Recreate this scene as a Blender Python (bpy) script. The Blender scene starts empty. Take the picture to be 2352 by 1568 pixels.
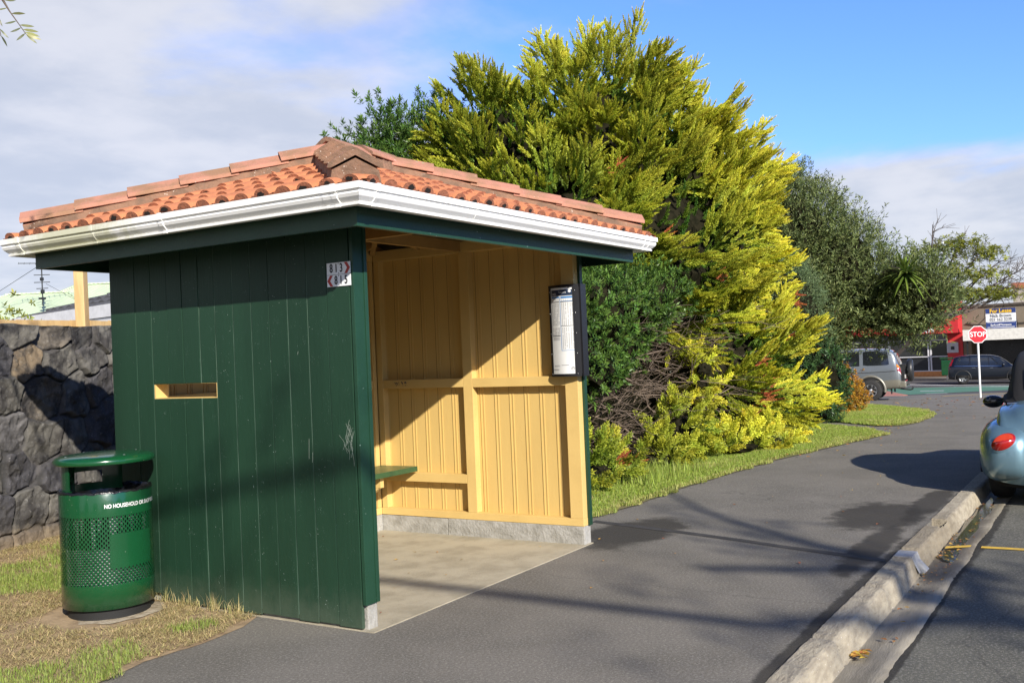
import bpy, bmesh, math, random
import numpy as np
from mathutils import Vector, Matrix, noise as mnoise
from mathutils.geometry import tessellate_polygon
random.seed(7); rng = np.random.default_rng(11)
S = bpy.context.scene; COL = S.collection
R = math.radians; PI = math.pi

# ---------------------------------------------------------------- camera, sky, sun, exposure
CAM = Vector((-4.3428, -3.7699, 1.55))
yaw, pit, rol = 0.55486, 0.012648, -0.042303
fw = Vector((math.cos(yaw)*math.cos(pit), math.sin(yaw)*math.cos(pit), math.sin(pit)))
r0 = fw.cross(Vector((0, 0, 1))).normalized(); u0 = r0.cross(fw)
rt = r0*math.cos(rol)+u0*math.sin(rol); up = -r0*math.sin(rol)+u0*math.cos(rol)
cd = bpy.data.cameras.new('camera'); cam = bpy.data.objects.new('camera', cd); COL.objects.link(cam)
cam.matrix_world = Matrix(((rt.x, up.x, -fw.x, CAM.x), (rt.y, up.y, -fw.y, CAM.y), (rt.z, up.z, -fw.z, CAM.z), (0, 0, 0, 1)))
cd.sensor_width = 36; cd.lens = 2272.35/2352*36; cd.clip_end = 2000; cd.clip_start = .05
S.camera = cam
S.view_settings.view_transform = 'Standard'; S.view_settings.look = 'None'
S.view_settings.exposure = 0.62; S.view_settings.gamma = 1; S.view_settings.use_curve_mapping = False

SUN = Vector((1, 1.475, -.925)).normalized()          # the way the light travels
sd = bpy.data.lights.new('sun', 'SUN'); sd.energy = 5.0; sd.angle = R(.53); sd.color = (1, .93, .82)
so = bpy.data.objects.new('sun', sd); COL.objects.link(so)
so.rotation_euler = SUN.to_track_quat('-Z', 'Y').to_euler()
elev = math.asin(-SUN.z); sun_az = math.atan2(-SUN.x, -SUN.y)   # azimuth clockwise from +y

def N(nt, typ, **kw):
    n = nt.nodes.new(typ)
    for k, v in kw.items():
        if k == 'ins':
            for a, b in v.items(): n.inputs[a].default_value = b
        else: setattr(n, k, v)
    return n

def math_n(nt, op, a, b=None, clamp=False):
    n = nt.nodes.new('ShaderNodeMath'); n.operation = op; n.use_clamp = clamp
    for i, v in enumerate((a, b)):
        if v is None: continue
        if isinstance(v, (int, float)): n.inputs[i].default_value = v
        else: nt.links.new(v, n.inputs[i])
    return n.outputs[0]

def mix_c(nt, f, a, b, mode='MIX'):
    n = nt.nodes.new('ShaderNodeMix'); n.data_type = 'RGBA'; n.blend_type = mode; n.clamp_factor = True
    for i, v in ((0, f), (6, a), (7, b)):
        if isinstance(v, (int, float)): n.inputs[i].default_value = v
        elif isinstance(v, (tuple, list)): n.inputs[i].default_value = (*v[:3], 1)
        else: nt.links.new(v, n.inputs[i])
    return n.outputs[2]

def smooth(nt, v, lo, hi):
    n = nt.nodes.new('ShaderNodeMapRange'); n.interpolation_type = 'SMOOTHSTEP'
    nt.links.new(v, n.inputs[0]); n.inputs[1].default_value = lo; n.inputs[2].default_value = hi
    return n.outputs[0]

W = bpy.data.worlds.new("World"); S.world = W; W.use_nodes = True
nt = W.node_tree; nt.nodes.clear()
sky = N(nt, 'ShaderNodeTexSky', sky_type='NISHITA', sun_disc=False, sun_elevation=elev, sun_rotation=sun_az, altitude=50, air_density=1.0, dust_density=.6, ozone_density=2.5)
tc = N(nt, 'ShaderNodeTexCoord'); sep = N(nt, 'ShaderNodeSeparateXYZ'); nt.links.new(tc.outputs['Generated'], sep.inputs[0])
X, Y, Z = sep.outputs
den = math_n(nt, 'ADD', math_n(nt, 'MAXIMUM', Z, 0.0), .16)
cmb = N(nt, 'ShaderNodeCombineXYZ')
nt.links.new(math_n(nt, 'DIVIDE', X, den), cmb.inputs[0]); nt.links.new(math_n(nt, 'DIVIDE', Y, den), cmb.inputs[1])
n1 = N(nt, 'ShaderNodeTexNoise', ins={'Scale': .85, 'Detail': 9, 'Roughness': .52, 'Distortion': .35}); nt.links.new(cmb.outputs[0], n1.inputs['Vector'])
n2 = N(nt, 'ShaderNodeTexNoise', ins={'Scale': 2.7, 'Detail': 7, 'Roughness': .55}); nt.links.new(cmb.outputs[0], n2.inputs['Vector'])
# cloud cover is thicker to the north-west (left) and near the horizon
lat = math_n(nt, 'ADD', math_n(nt, 'MULTIPLY', X, -.62), math_n(nt, 'MULTIPLY', Y, .78))
bias = math_n(nt, 'ADD', math_n(nt, 'ADD', math_n(nt, 'MULTIPLY', lat, .75), .17), math_n(nt, 'MULTIPLY', smooth(nt, Z, .25, .10), .55))
cov = math_n(nt, 'ADD', math_n(nt, 'ADD', n1.outputs[0], bias), math_n(nt, 'MULTIPLY', n2.outputs[0], .16))
mask = math_n(nt, 'MULTIPLY', smooth(nt, cov, .53, .78), smooth(nt, Z, .62, .40))
shade = mix_c(nt, smooth(nt, n2.outputs[0], .35, .68), (6.3, 6.7, 7.6), (8.2, 8.3, 8.8))
skyc = mix_c(nt, 1.0, sky.outputs[0], (1.28, 1.74, 2.85), 'MULTIPLY')
# sky dimmed overhead, out of view, so that it lights the shade less
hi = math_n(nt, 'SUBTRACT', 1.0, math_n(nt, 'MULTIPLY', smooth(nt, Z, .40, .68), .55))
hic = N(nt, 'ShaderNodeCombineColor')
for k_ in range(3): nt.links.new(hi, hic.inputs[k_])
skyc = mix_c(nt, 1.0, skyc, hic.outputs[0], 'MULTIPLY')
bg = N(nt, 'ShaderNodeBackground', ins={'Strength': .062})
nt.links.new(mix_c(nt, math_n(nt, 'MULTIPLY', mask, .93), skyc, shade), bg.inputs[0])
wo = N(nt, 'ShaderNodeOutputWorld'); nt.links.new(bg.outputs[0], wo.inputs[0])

# ---------------------------------------------------------------- ground heights
XS = [-300, 0, 4, 8, 12, 16, 20, 30, 40, 48, 54, 400]; ZS = [0, 0, 0, -.02, -.06, -.11, -.2, -.5, -.82, -1.06, -1.14, -1.14]
def gz(x): return float(np.interp(x, XS, ZS))

# ---------------------------------------------------------------- materials
MATS = {}
def mat(name, col, rough=.6, col2=None, var=.5, vs=6., bump=0., bs=60., metal=0., spec=.5, coat=0., detail=6, spots=None, stretch=None, alpha=None, extra=None, sheen=0.):
    if name in MATS: return MATS[name]
    m = bpy.data.materials.new(name); m.use_nodes = True; t = m.node_tree
    p = t.nodes['Principled BSDF']
    p.inputs['Roughness'].default_value = rough; p.inputs['Metallic'].default_value = metal
    p.inputs['Specular IOR Level'].default_value = spec; p.inputs['Coat Weight'].default_value = coat
    co = N(t, 'ShaderNodeTexCoord'); v = co.outputs['Object']
    if stretch:
        mp = N(t, 'ShaderNodeMapping'); mp.inputs['Scale'].default_value = stretch; t.links.new(v, mp.inputs[0]); vv = mp.outputs[0]
    else: vv = v
    if col2 is None: col2 = tuple(min(1, c*.72) for c in col)
    n = N(t, 'ShaderNodeTexNoise', ins={'Scale': vs, 'Detail': detail, 'Roughness': .6}); t.links.new(vv, n.inputs['Vector'])
    c = mix_c(t, math_n(t, 'MULTIPLY', smooth(t, n.outputs[0], .38, .66), var), col, col2)
    if spots:                                             # (scale, threshold, colour) little specks
        for sc, th, cc in spots:
            vo = N(t, 'ShaderNodeTexVoronoi', ins={'Scale': sc, 'Randomness': 1.}); t.links.new(v, vo.inputs['Vector'])
            nn = N(t, 'ShaderNodeTexNoise', ins={'Scale': sc*.13, 'Detail': 3}); t.links.new(v, nn.inputs['Vector'])
            th2 = math_n(t, 'MULTIPLY', smooth(t, nn.outputs[0], .42, .75), th*2)
            f = math_n(t, 'LESS_THAN', vo.outputs['Distance'], th2)
            c = mix_c(t, math_n(t, 'MULTIPLY', f, .8), c, cc)
    if extra: c = extra(t, v, c, p)
    t.links.new(c, p.inputs['Base Color'])
    if bump:
        b = N(t, 'ShaderNodeTexNoise', ins={'Scale': bs, 'Detail': 5, 'Roughness': .6}); t.links.new(vv, b.inputs['Vector'])
        bn = N(t, 'ShaderNodeBump', ins={'Strength': bump, 'Distance': .01}); t.links.new(b.outputs[0], bn.inputs['Height']); t.links.new(bn.outputs[0], p.inputs['Normal'])
    MATS[name] = m; return m

def foliage(name, young, old, lo=.75, hi=1.25, trans=.28, rough=.55):
    m = bpy.data.materials.new(name); m.use_nodes = True; t = m.node_tree
    p = t.nodes['Principled BSDF']; out = t.nodes['Material Output']
    a = N(t, 'ShaderNodeAttribute', attribute_name='tip'); b = N(t, 'ShaderNodeAttribute', attribute_name='tint')
    c = mix_c(t, a.outputs['Fac'], old, young)
    mr = N(t, 'ShaderNodeMapRange', ins={3: lo, 4: hi}); t.links.new(b.outputs['Fac'], mr.inputs[0])
    hs = N(t, 'ShaderNodeHueSaturation'); t.links.new(c, hs.inputs['Color']); t.links.new(mr.outputs[0], hs.inputs['Value'])
    mr2 = N(t, 'ShaderNodeMapRange', ins={3: .485, 4: .515}); t.links.new(math_n(t, 'FRACT', math_n(t, 'MULTIPLY', b.outputs['Fac'], 7.3)), mr2.inputs[0]); t.links.new(mr2.outputs[0], hs.inputs['Hue'])
    t.links.new(hs.outputs[0], p.inputs['Base Color']); p.inputs['Roughness'].default_value = rough; p.inputs['Specular IOR Level'].default_value = .3
    tr = N(t, 'ShaderNodeBsdfTranslucent'); t.links.new(hs.outputs[0], tr.inputs[0])
    mx = N(t, 'ShaderNodeMixShader'); mx.inputs[0].default_value = trans
    t.links.new(p.outputs[0], mx.inputs[1]); t.links.new(tr.outputs[0], mx.inputs[2]); t.links.new(mx.outputs[0], out.inputs[0])
    MATS[name] = m; return m

def ell_mask(t, v, cx, cy, rx, ry, ns=2.2, amp=.9, soft=.35, rot=0):
    mp = N(t, 'ShaderNodeMapping', vector_type='TEXTURE'); mp.inputs['Location'].default_value = (cx, cy, 0); mp.inputs['Rotation'].default_value = (0, 0, rot); mp.inputs['Scale'].default_value = (rx, ry, 1e4)
    t.links.new(v, mp.inputs[0]); ln = N(t, 'ShaderNodeVectorMath', operation='LENGTH'); t.links.new(mp.outputs[0], ln.inputs[0])
    n = N(t, 'ShaderNodeTexNoise', ins={'Scale': ns, 'Detail': 7, 'Roughness': .65}); t.links.new(v, n.inputs['Vector'])
    d = math_n(t, 'ADD', ln.outputs['Value'], math_n(t, 'MULTIPLY', math_n(t, 'SUBTRACT', n.outputs[0], .5), amp*2))
    return smooth(t, d, 1+soft, 1-soft)

# ---------------------------------------------------------------- mesh helpers
ORG = {}
class MB:
    def __init__(s): s.v = []; s.f = []; s.m = []; s.sm = []
    def add(s, vs, fs, mi=0, smooth=False):
        o = len(s.v); s.v += [tuple(p) for p in vs]
        for f in fs: s.f.append(tuple(o+i for i in f)); s.m.append(mi); s.sm.append(smooth)
        return s
    def box(s, x0, x1, y0, y1, z0, z1, mi=0, M=None):
        vs = [Vector((x, y, z)) for x in (x0, x1) for y in (y0, y1) for z in (z0, z1)]
        if M is not None: vs = [M @ p for p in vs]
        return s.add(vs, [(0, 1, 3, 2), (4, 6, 7, 5), (0, 4, 5, 1), (2, 3, 7, 6), (0, 2, 6, 4), (1, 5, 7, 3)], mi)
    def beam(s, a, b, w, h, mi=0):
        a = Vector(a); b = Vector(b); d = (b-a).normalized(); sx = d.cross(Vector((0, 0, 1)))
        sx = sx.normalized() if sx.length > 1e-4 else Vector((1, 0, 0)); sz = sx.cross(d)
        vs = [p+sx*i*w/2+sz*j*h/2 for p in (a, b) for i in (-1, 1) for j in (-1, 1)]
        return s.add(vs, [(0, 1, 3, 2), (4, 6, 7, 5), (0, 4, 5, 1), (2, 3, 7, 6), (0, 2, 6, 4), (1, 5, 7, 3)], mi)
    def tube(s, pts, rad, n=8, mi=0, cap=True, smooth=True):
        pts = [Vector(p) for p in pts]; rad = [rad]*len(pts) if isinstance(rad, (int, float)) else rad
        o = []; prev = None
        for i, p in enumerate(pts):
            d = (pts[min(i+1, len(pts)-1)]-pts[max(i-1, 0)])
            d = d.normalized() if d.length > 1e-9 else Vector((0, 0, 1))
            if prev is None: a = d.orthogonal().normalized()
            else:
                a = prev-d*prev.dot(d); a = a.normalized() if a.length > 1e-6 else d.orthogonal().normalized()
            prev = a; b = d.cross(a)
            o += [p+(a*math.cos(2*PI*k/n)+b*math.sin(2*PI*k/n))*rad[i] for k in range(n)]
        fs = [(i*n+k, i*n+(k+1) % n, (i+1)*n+(k+1) % n, (i+1)*n+k) for i in range(len(pts)-1) for k in range(n)]
        s.add(o, fs, mi, smooth)
        if cap: s.add(o[:n], [tuple(range(n))[::-1]], mi); s.add(o[-n:], [tuple(range(n))], mi)
        return s
    def lathe(s, prof, n=32, c=(0, 0, 0), mi=0, smooth=True, a0=0, a1=2*PI, axis='z'):
        full = abs(a1-a0-2*PI) < 1e-6; m = n if full else n+1; vs = []
        for r, z in prof:
            for k in range(m):
                a = a0+(a1-a0)*k/n; q = (r*math.cos(a), r*math.sin(a), z)
                if axis == 'y': q = (q[0], q[2], q[1])
                if axis == 'x': q = (q[2], q[0], q[1])
                vs.append((c[0]+q[0], c[1]+q[1], c[2]+q[2]))
        fs = [(i*m+k, i*m+(k+1) % m, (i+1)*m+(k+1) % m, (i+1)*m+k) for i in range(len(prof)-1) for k in range(n)]
        return s.add(vs, fs, mi, smooth)
    def grid(s, fn, nu, nv, mi=0, smooth=True):
        vs = [fn(i/nu, j/nv) for i in range(nu+1) for j in range(nv+1)]
        fs = [(i*(nv+1)+j, (i+1)*(nv+1)+j, (i+1)*(nv+1)+j+1, i*(nv+1)+j+1) for i in range(nu) for j in range(nv)]
        return s.add(vs, fs, mi, smooth)
    def build(s, name, mats, parent=None, bevel=0, org=None, **tags):
        if not isinstance(mats, (list, tuple)): mats = [mats]
        if org is None: org = ORG[parent.name] if parent else Vector((0, 0, 0))
        me = bpy.data.meshes.new(name); me.from_pydata([(p[0]-org[0], p[1]-org[1], p[2]-org[2]) for p in s.v], [], s.f)
        for m in mats: me.materials.append(m)
        me.polygons.foreach_set('material_index', s.m); me.polygons.foreach_set('use_smooth', s.sm)
        bm = bmesh.new(); bm.from_mesh(me)
        if bevel:
            bmesh.ops.bevel(bm, geom=[e for e in bm.edges if len(e.link_faces) == 2 and e.calc_face_angle(0) > .6], offset=bevel, segments=2, affect='EDGES', profile=.6)
        bmesh.ops.recalc_face_normals(bm, faces=bm.faces); bm.to_mesh(me); bm.free()
        return link(name, me, parent, org, **tags)

def link(name, me, parent=None, org=(0, 0, 0), **tags):
    o = bpy.data.objects.new(name, me); COL.objects.link(o); ORG[o.name] = Vector(org)
    if parent: o.parent = parent
    else: o.location = org
    for k, v in tags.items(): o[k] = v
    return o
def thing(name, label, cat, loc=(0, 0, 0), rz=0, group=None, local=False):
    o = bpy.data.objects.new(name, None); COL.objects.link(o); o.location = loc; o.rotation_euler = (0, 0, rz)
    o.empty_display_size = .1; o['label'] = label; o['category'] = cat
    if group: o['group'] = group
    ORG[o.name] = Vector((0, 0, 0)) if local else Vector(loc)
    return o

def np_mesh(name, V, F, mats, parent=None, attrs=None, org=None, **tags):
    if not isinstance(mats, (list, tuple)): mats = [mats]
    if org is None: org = ORG[parent.name] if parent else Vector((0, 0, 0))
    V = np.asarray(V, dtype=np.float32)-np.array(org, dtype=np.float32); F = np.asarray(F, dtype=np.int32); k = F.shape[1]
    me = bpy.data.meshes.new(name); me.vertices.add(len(V)); me.vertices.foreach_set('co', V.ravel())
    me.loops.add(F.size); me.loops.foreach_set('vertex_index', F.ravel())
    me.polygons.add(len(F)); me.polygons.foreach_set('loop_start', np.arange(len(F), dtype=np.int32)*k)
    try: me.polygons.foreach_set('loop_total', np.full(len(F), k, dtype=np.int32))
    except Exception: pass
    for m in mats: me.materials.append(m)
    for an, av in (attrs or {}).items():
        at = me.attributes.new(an, 'FLOAT', 'POINT'); at.data.foreach_set('value', np.asarray(av, dtype=np.float32))
    me.update(calc_edges=True); me.validate()
    return link(name, me, parent, org, **tags)

def text_mb(mb, s, P, ex, ey, size, mi=0, sx=1., align='CENTER', depth=0.0, fn=None, bold=0):
    if bold:
        if fn is None: nn = Vector(ex).cross(Vector(ey)).normalized()
        for k, (dx, dy) in enumerate(((-1, 0), (1, 0), (0, -.8), (0, .8), (0, 0))):
            if fn: text_mb(mb, s, P, ex, ey, size, mi, sx, align, 0, lambda u, v, dx=dx, dy=dy: fn(u+dx*bold, v+dy*bold))
            else: text_mb(mb, s, Vector(P)+Vector(ex)*dx*bold+Vector(ey)*dy*bold+nn*k*.00012, ex, ey, size, mi, sx, align)
        return mb
    """lettering as thin mesh, P = anchor, ex/ey = unit axes; fn maps (u,v)->xyz instead."""
    cu = bpy.data.curves.new('t', 'FONT'); cu.body = s; cu.size = size; cu.align_x = align; cu.align_y = 'CENTER'; cu.fill_mode = 'FRONT'
    ob = bpy.data.objects.new('t', cu); COL.objects.link(ob)
    dg = bpy.context.evaluated_depsgraph_get(); me = bpy.data.meshes.new_from_object(ob.evaluated_get(dg))
    vs = [v.co.copy() for v in me.vertices]; fs = [tuple(p.vertices) for p in me.polygons]
    bpy.data.objects.remove(ob); bpy.data.curves.remove(cu); bpy.data.meshes.remove(me)
    if fn: out = [fn(v.x*sx, v.y) for v in vs]
    else: out = [Vector(P)+Vector(ex)*v.x*sx+Vector(ey)*v.y for v in vs]
    mb.add(out, fs, mi); return mb

def gpoly(name, pts, off, material, skirt=0., zf=None, cuts=(), jit=0, **tags):
    """ground sheet: an outline laid on the ground profile, cut so that it follows the slope"""
    if jit:
        q = []
        for i, a in enumerate(pts):
            b = pts[(i+1) % len(pts)]; L = math.hypot(b[0]-a[0], b[1]-a[1]); n = max(1, min(90, int(L/.09)))
            for k in range(n):
                f = k/n; x = a[0]+(b[0]-a[0])*f; y = a[1]+(b[1]-a[1])*f
                nv = mnoise.noise_vector(Vector((x*2.3, y*2.3, 3)))+.6*mnoise.noise_vector(Vector((x*9, y*9, 1)))
                q.append((x+jit*nv.x, y+jit*nv.y))
        pts = q
    bm = bmesh.new(); vv = [bm.verts.new((x, y, 0)) for x, y in pts]
    for tri in tessellate_polygon([[Vector((x, y, 0)) for x, y in pts]]):
        try: bm.faces.new([vv[i] for i in tri])
        except ValueError: pass
    xs = [p[0] for p in pts]; ys = [p[1] for p in pts]
    for c in [x for x in list(XS)+list(cuts) if min(xs) < x < max(xs)]:
        bmesh.ops.bisect_plane(bm, geom=bm.verts[:]+bm.edges[:]+bm.faces[:], plane_co=(c, 0, 0), plane_no=(1, 0, 0))
    if zf:
        y = math.floor(min(ys))
        while y < max(ys) and y < 12:
            bmesh.ops.bisect_plane(bm, geom=bm.verts[:]+bm.edges[:]+bm.faces[:], plane_co=(0, y, 0), plane_no=(0, 1, 0)); y += .5
    for v in bm.verts: v.co.z = gz(v.co.x)+off+(zf(v.co.x, v.co.y) if zf else 0)
    if skirt:
        be = [e for e in bm.edges if e.is_boundary]
        ex = bmesh.ops.extrude_edge_only(bm, edges=be)
        for g in ex['geom']:
            if isinstance(g, bmesh.types.BMVert): g.co.z -= skirt
    bmesh.ops.recalc_face_normals(bm, faces=bm.faces)
    me = bpy.data.meshes.new(name); bm.to_mesh(me); bm.free(); me.materials.append(material)
    tags.setdefault('kind', 'structure')
    return link(name, me, None, **tags)

# ---------------------------------------------------------------- ground, road, footpath
def asphalt_extra(stains):
    def f(t, v, c, p):
        n = N(t, 'ShaderNodeTexNoise', ins={'Scale': 60., 'Detail': 3, 'Roughness': .8}); t.links.new(v, n.inputs['Vector'])
        c = mix_c(t, math_n(t, 'MULTIPLY', smooth(t, n.outputs[0], .47, .66), .55), c, (.36, .34, .29))
        n9 = N(t, 'ShaderNodeTexNoise', ins={'Scale': 110., 'Detail': 2, 'Roughness': .8}); t.links.new(v, n9.inputs['Vector']); c = mix_c(t, math_n(t, 'MULTIPLY', smooth(t, n9.outputs[0], .53, .66), .6), c, (.05, .046, .04))
        vo = N(t, 'ShaderNodeTexVoronoi', ins={'Scale': 9.}); t.links.new(v, vo.inputs['Vector'])
        c = mix_c(t, math_n(t, 'MULTIPLY', math_n(t, 'LESS_THAN', vo.outputs['Distance'], .045), .55), c, (.30, .29, .27))
        cr = N(t, 'ShaderNodeTexVoronoi', feature='DISTANCE_TO_EDGE', ins={'Scale': .12}); 
        dn = N(t, 'ShaderNodeTexNoise', ins={'Scale': 3., 'Detail': 6}); t.links.new(v, dn.inputs['Vector'])
        dv = N(t, 'ShaderNodeVectorMath', operation='ADD'); t.links.new(v, dv.inputs[0])
        sc = N(t, 'ShaderNodeVectorMath', operation='SCALE'); sc.inputs['Scale'].default_value = .35; t.links.new(dn.outputs['Color'], sc.inputs[0]); t.links.new(sc.outputs[0], dv.inputs[1]); t.links.new(dv.outputs[0], cr.inputs['Vector'])
        c = mix_c(t, math_n(t, 'MULTIPLY', math_n(t, 'LESS_THAN', cr.outputs['Distance'], .0009), .25), c, (.025, .025, .025))
        rr = 0.
        for s in stains:
            m = ell_mask(t, v, *s[:4], ns=s[4], amp=.65, soft=.22)
            c = mix_c(t, math_n(t, 'MULTIPLY', m, .80), c, (.028, .025, .021))
        return c
    return f
m_path = mat('footpath asphalt', (.185, .170, .145), .86, (.137, .127, .108), .9, 1.1, .5, 240, spec=.25, spots=[(36, .09, (.33, .32, .30)), (17, .035, (.02, .02, .02))],
             extra=asphalt_extra([(3.30, -.16, .70, .36, 3.), (4.75, -1.85, .75, .38, 4.), (3.3, -2.1, .95, .13, 5.), (5.6, -2.15, 1.0, .14, 4.), (1.2, -2.3, 2.8, .07, 6.)]))
m_road = mat('road chipseal', (.135, .133, .112), .9, (.10, .10, .086), .9, 2.1, .9, 190, spec=.25, spots=[(60, .12, (.17, .17, .16))],
             extra=asphalt_extra([(4.8, -2.70, 1.9, .07, 7.), (1.5, -2.70, 3.2, .035, 9.)]))
m_far = mat('cross street asphalt', (.085, .082, .080), .9, (.065, .063, .062), .8, .6, .2, 90, spec=.2)
m_dirt = mat('soil', (.12, .09, .055), .95, (.07, .055, .035), .9, 5, .8, 30)

gpoly('ground', [(-300, -300), (400, -300), (400, 300), (-300, 300)], -.16, mat('ground soil and turf', (.075, .085, .03), .95, (.10, .085, .05), .8, .7))
gpoly('road', [(-60, -12), (34, -12), (34, -2.66), (-60, -2.66)], -.118, m_road)
gpoly('footpath', [(-60, -2.31), (26, -2.31), (30, -3.2), (32, -6), (33, -12), (38.6, -12), (38.6, 1.2), (36, 3.6), (33, 9), (33, 14), (-60, 14)], 0, m_path, skirt=.16)
gpoly('cross_street', [(30, -60), (90, 20), (66, 40), (33, 20), (33, 9), (36, 3.6), (38.6, 1.2), (38.6, -12), (33, -12), (30, -14)], -.03, m_far)
def q4(a, b, w, off, m, name='road_marking'):
    a = Vector(a); b = Vector(b); n = (b-a).normalized(); n = Vector((-n.y, n.x))*w/2
    return gpoly(name, [tuple(a+n), tuple(b+n), tuple(b-n), tuple(a-n)], off, m, cuts=[32, 34, 36, 38, 42, 44, 46, 50, 52])
m_wl = mat('white road paint', (.62, .62, .60), .7, (.40, .40, .39), .8, 6); m_yl = mat('yellow road paint', (.66, .42, .04), .7, (.45, .30, .06), .8, 20)
m_gl = mat('green cycle lane paint', (.06, .19, .11), .8, (.08, .16, .11), .9, 2)
gpoly('cycle_lane', [(38.9, 3.9), (45.6, .45), (55, -4.5), (60, -4.5), (52.5, .9), (50.9, 6.1), (48, 9)], -.024, m_gl, cuts=[42, 44, 46, 50])
q4((57.2, 8.6), (47, -4.8), .45, -.022, m_wl); q4((54.9, 8.2), (45, -5), .16, -.022, m_wl)
q4((45.0, 4.5), (45.2, 3.5), .8, -.018, m_wl); q4((39.7, 3.4), (40.0, 2.6), .5, -.018, m_wl)
q4((34.2, 1.95), (38.5, 0.0), .16, .004, m_yl, 'yellow_line'); q4((38.7, -.1), (46, -4.2), .16, -.018, m_yl, 'yellow_line')
gpoly('yellow_line', [(4.12, -2.74), (4.20, -2.74), (4.27, -6), (4.19, -6)], -.112, m_yl)
gpoly('yellow_line', [(3.98, -2.50), (4.07, -2.50), (4.19, -2.68), (4.11, -2.68)], -.106, m_yl)
gpoly('far_footpath', [(56.6, -1.2), (80, 28), (90, 24), (70, -6)], .04, mat('pale far footpath', (.21, .18, .15), .9, (.16, .14, .12)), skirt=.2)
gpoly('brick_paving', [(33.4, 4.25), (37.7, 3.75), (47.5, 6.6), (47, 12), (34, 8)], -.01, mat('terracotta brick paving', (.42, .17, .11), .85, (.33, .13, .09), .9, 5), skirt=.05)

# seam patch along the path
m_seam = mat('bitumen seam', (.035, .033, .032), .9, (.06, .057, .055), .8, 9, .6, 200)
gpoly('path_seam', [(3.62, .40), (3.72, .42), (3.42, -.75), (3.08, -1.75), (2.93, -2.29), (2.83, -2.29), (2.99, -1.72), (3.32, -.75)], .003, m_seam, jit=.012)

# kerb and channel, broken a little along their length
def kerb():
    k = MB(); c = MB(); prof = [(-2.300, -.03), (-2.303, .006), (-2.312, .011), (-2.415, .008), (-2.430, .0), (-2.440, -.016), (-2.466, -.115), (-2.475, -.135)]
    xs = list(np.arange(-12, 30, .045)); rows = []
    for x in xs:
        br = 1.0 if (4.32 < x < 4.62) else 0.; row = []
        joint = min(abs((x+.35) % 1.22), 1.22-abs((x+.35) % 1.22)) < .018 and x < 12
        for i, (y, z) in enumerate(prof):
            nv = mnoise.noise(Vector((x*3.1, y*20, 0)))*.005+mnoise.noise(Vector((x*17, y*60, 5)))*.005
            w = 1 if 1 < i < 7 else (.8 if i == 1 else 0)
            dz = -.085*br*(1+mnoise.noise(Vector((x*14, y*9, 2)))) if 0 < i < 5 else 0
            row.append((x, y+nv*w+(.02*br if 3 < i < 6 else 0), gz(x)+z+nv*w*.7+dz-(.012 if joint and 0 < i < 7 else 0)))
        rows.append(row)
    n = len(prof); k.add([p for r in rows for p in r], [(i*n+j, (i+1)*n+j, (i+1)*n+j+1, i*n+j+1) for i in range(len(xs)-1) for j in range(n-1)], 0, False)
    cp = [(-2.462, -.125), (-2.48, -.132), (-2.55, -.130), (-2.64, -.118), (-2.675, -.112), (-2.69, -.125)]; rows = []
    for x in xs:
        row = []
        for i, (y, z) in enumerate(cp):
            a = mnoise.noise(Vector((x*2.2, y*4, 9)))*.004
            e = (mnoise.noise(Vector((x*1.5, 0, 4)))*.02+mnoise.noise(Vector((x*21, 0, 4)))*.010) if i >= 4 else 0
            row.append((x, y+e-.02*(i >= 4), gz(x)+z+a+(.006 if i in (3, 4) else 0)))
        rows.append(row)
    n = len(cp); c.add([p for r in rows for p in r], [(i*n+j, (i+1)*n+j, (i+1)*n+j+1, i*n+j+1) for i in range(len(xs)-1) for j in range(n-1)], 0, True)
    def kx(t, v, cc, p):
        return mix_c(t, math_n(t, 'MULTIPLY', ell_mask(t, v, 3.9, -2.45, 1.1, .3, 6.), .5), cc, (.11, .085, .05))
    k.build('kerb', mat('weathered kerb concrete', (.38, .335, .25), .9, (.25, .215, .16), .8, 14, 1.0, 45, spots=[(70, .16, (.10, .09, .06)), (33, .08, (.55, .52, .45))], stretch=(.6, 1.6, 1.6), extra=kx), kind='structure')
    def cx(t, v, cc, p):
        m = ell_mask(t, v, 4.3, -2.56, 1.5, .16, 3.5)
        return mix_c(t, math_n(t, 'MULTIPLY', m, .65), cc, (.06, .045, .028))
    c.build('kerb_channel', mat('gutter channel concrete', (.29, .26, .20), .75, (.18, .16, .12), .9, 4, .6, 60, spots=[(90, .12, (.10, .09, .07))], stretch=(.35, 2, 1), extra=cx), kind='structure')
kerb()
m_wat = bpy.data.materials.new('puddle water'); m_wat.use_nodes = True
_p = m_wat.node_tree.nodes['Principled BSDF']; _p.inputs['Base Color'].default_value = (.05, .042, .032, 1); _p.inputs['Roughness'].default_value = .04; _p.inputs['Alpha'].default_value = .88; _p.inputs['Specular IOR Level'].default_value = .8
gpoly('puddle', [(3.5, -2.62), (3.75, -2.49), (4.4, -2.485), (5.2, -2.49), (6.2, -2.49), (6.9, -2.52), (6.4, -2.60), (5.3, -2.62), (4.5, -2.645), (3.9, -2.65)], -.116, m_wat, jit=.025)
dp = MB(); dp.tube([(3.10, -2.22, -.065), (3.10, -2.40, -.06), (3.10, -2.455, -.068), (3.10, -2.50, -.11)], [.052, .052, .05, .042], 14)
dp.box(3.0, 3.2, -2.44, -2.31, -.02, .017)
dp.add([(3.0, -2.438, .016), (3.2, -2.438, .016), (3.2, -2.48, -.10), (3.0, -2.48, -.10), (3.0, -2.44, -.02), (3.2, -2.44, -.02)], [(0, 1, 2, 3), (0, 3, 4), (1, 5, 2)])
o = dp.build('drain_outlet', mat('grey drain plastic', (.27, .28, .30), .5, (.19, .19, .19), .8, 14, .3, 30), bevel=.006); o['label'] = 'pale grey drain pipe outlet set through the kerb above the puddle'; o['category'] = 'drain pipe'

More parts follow.
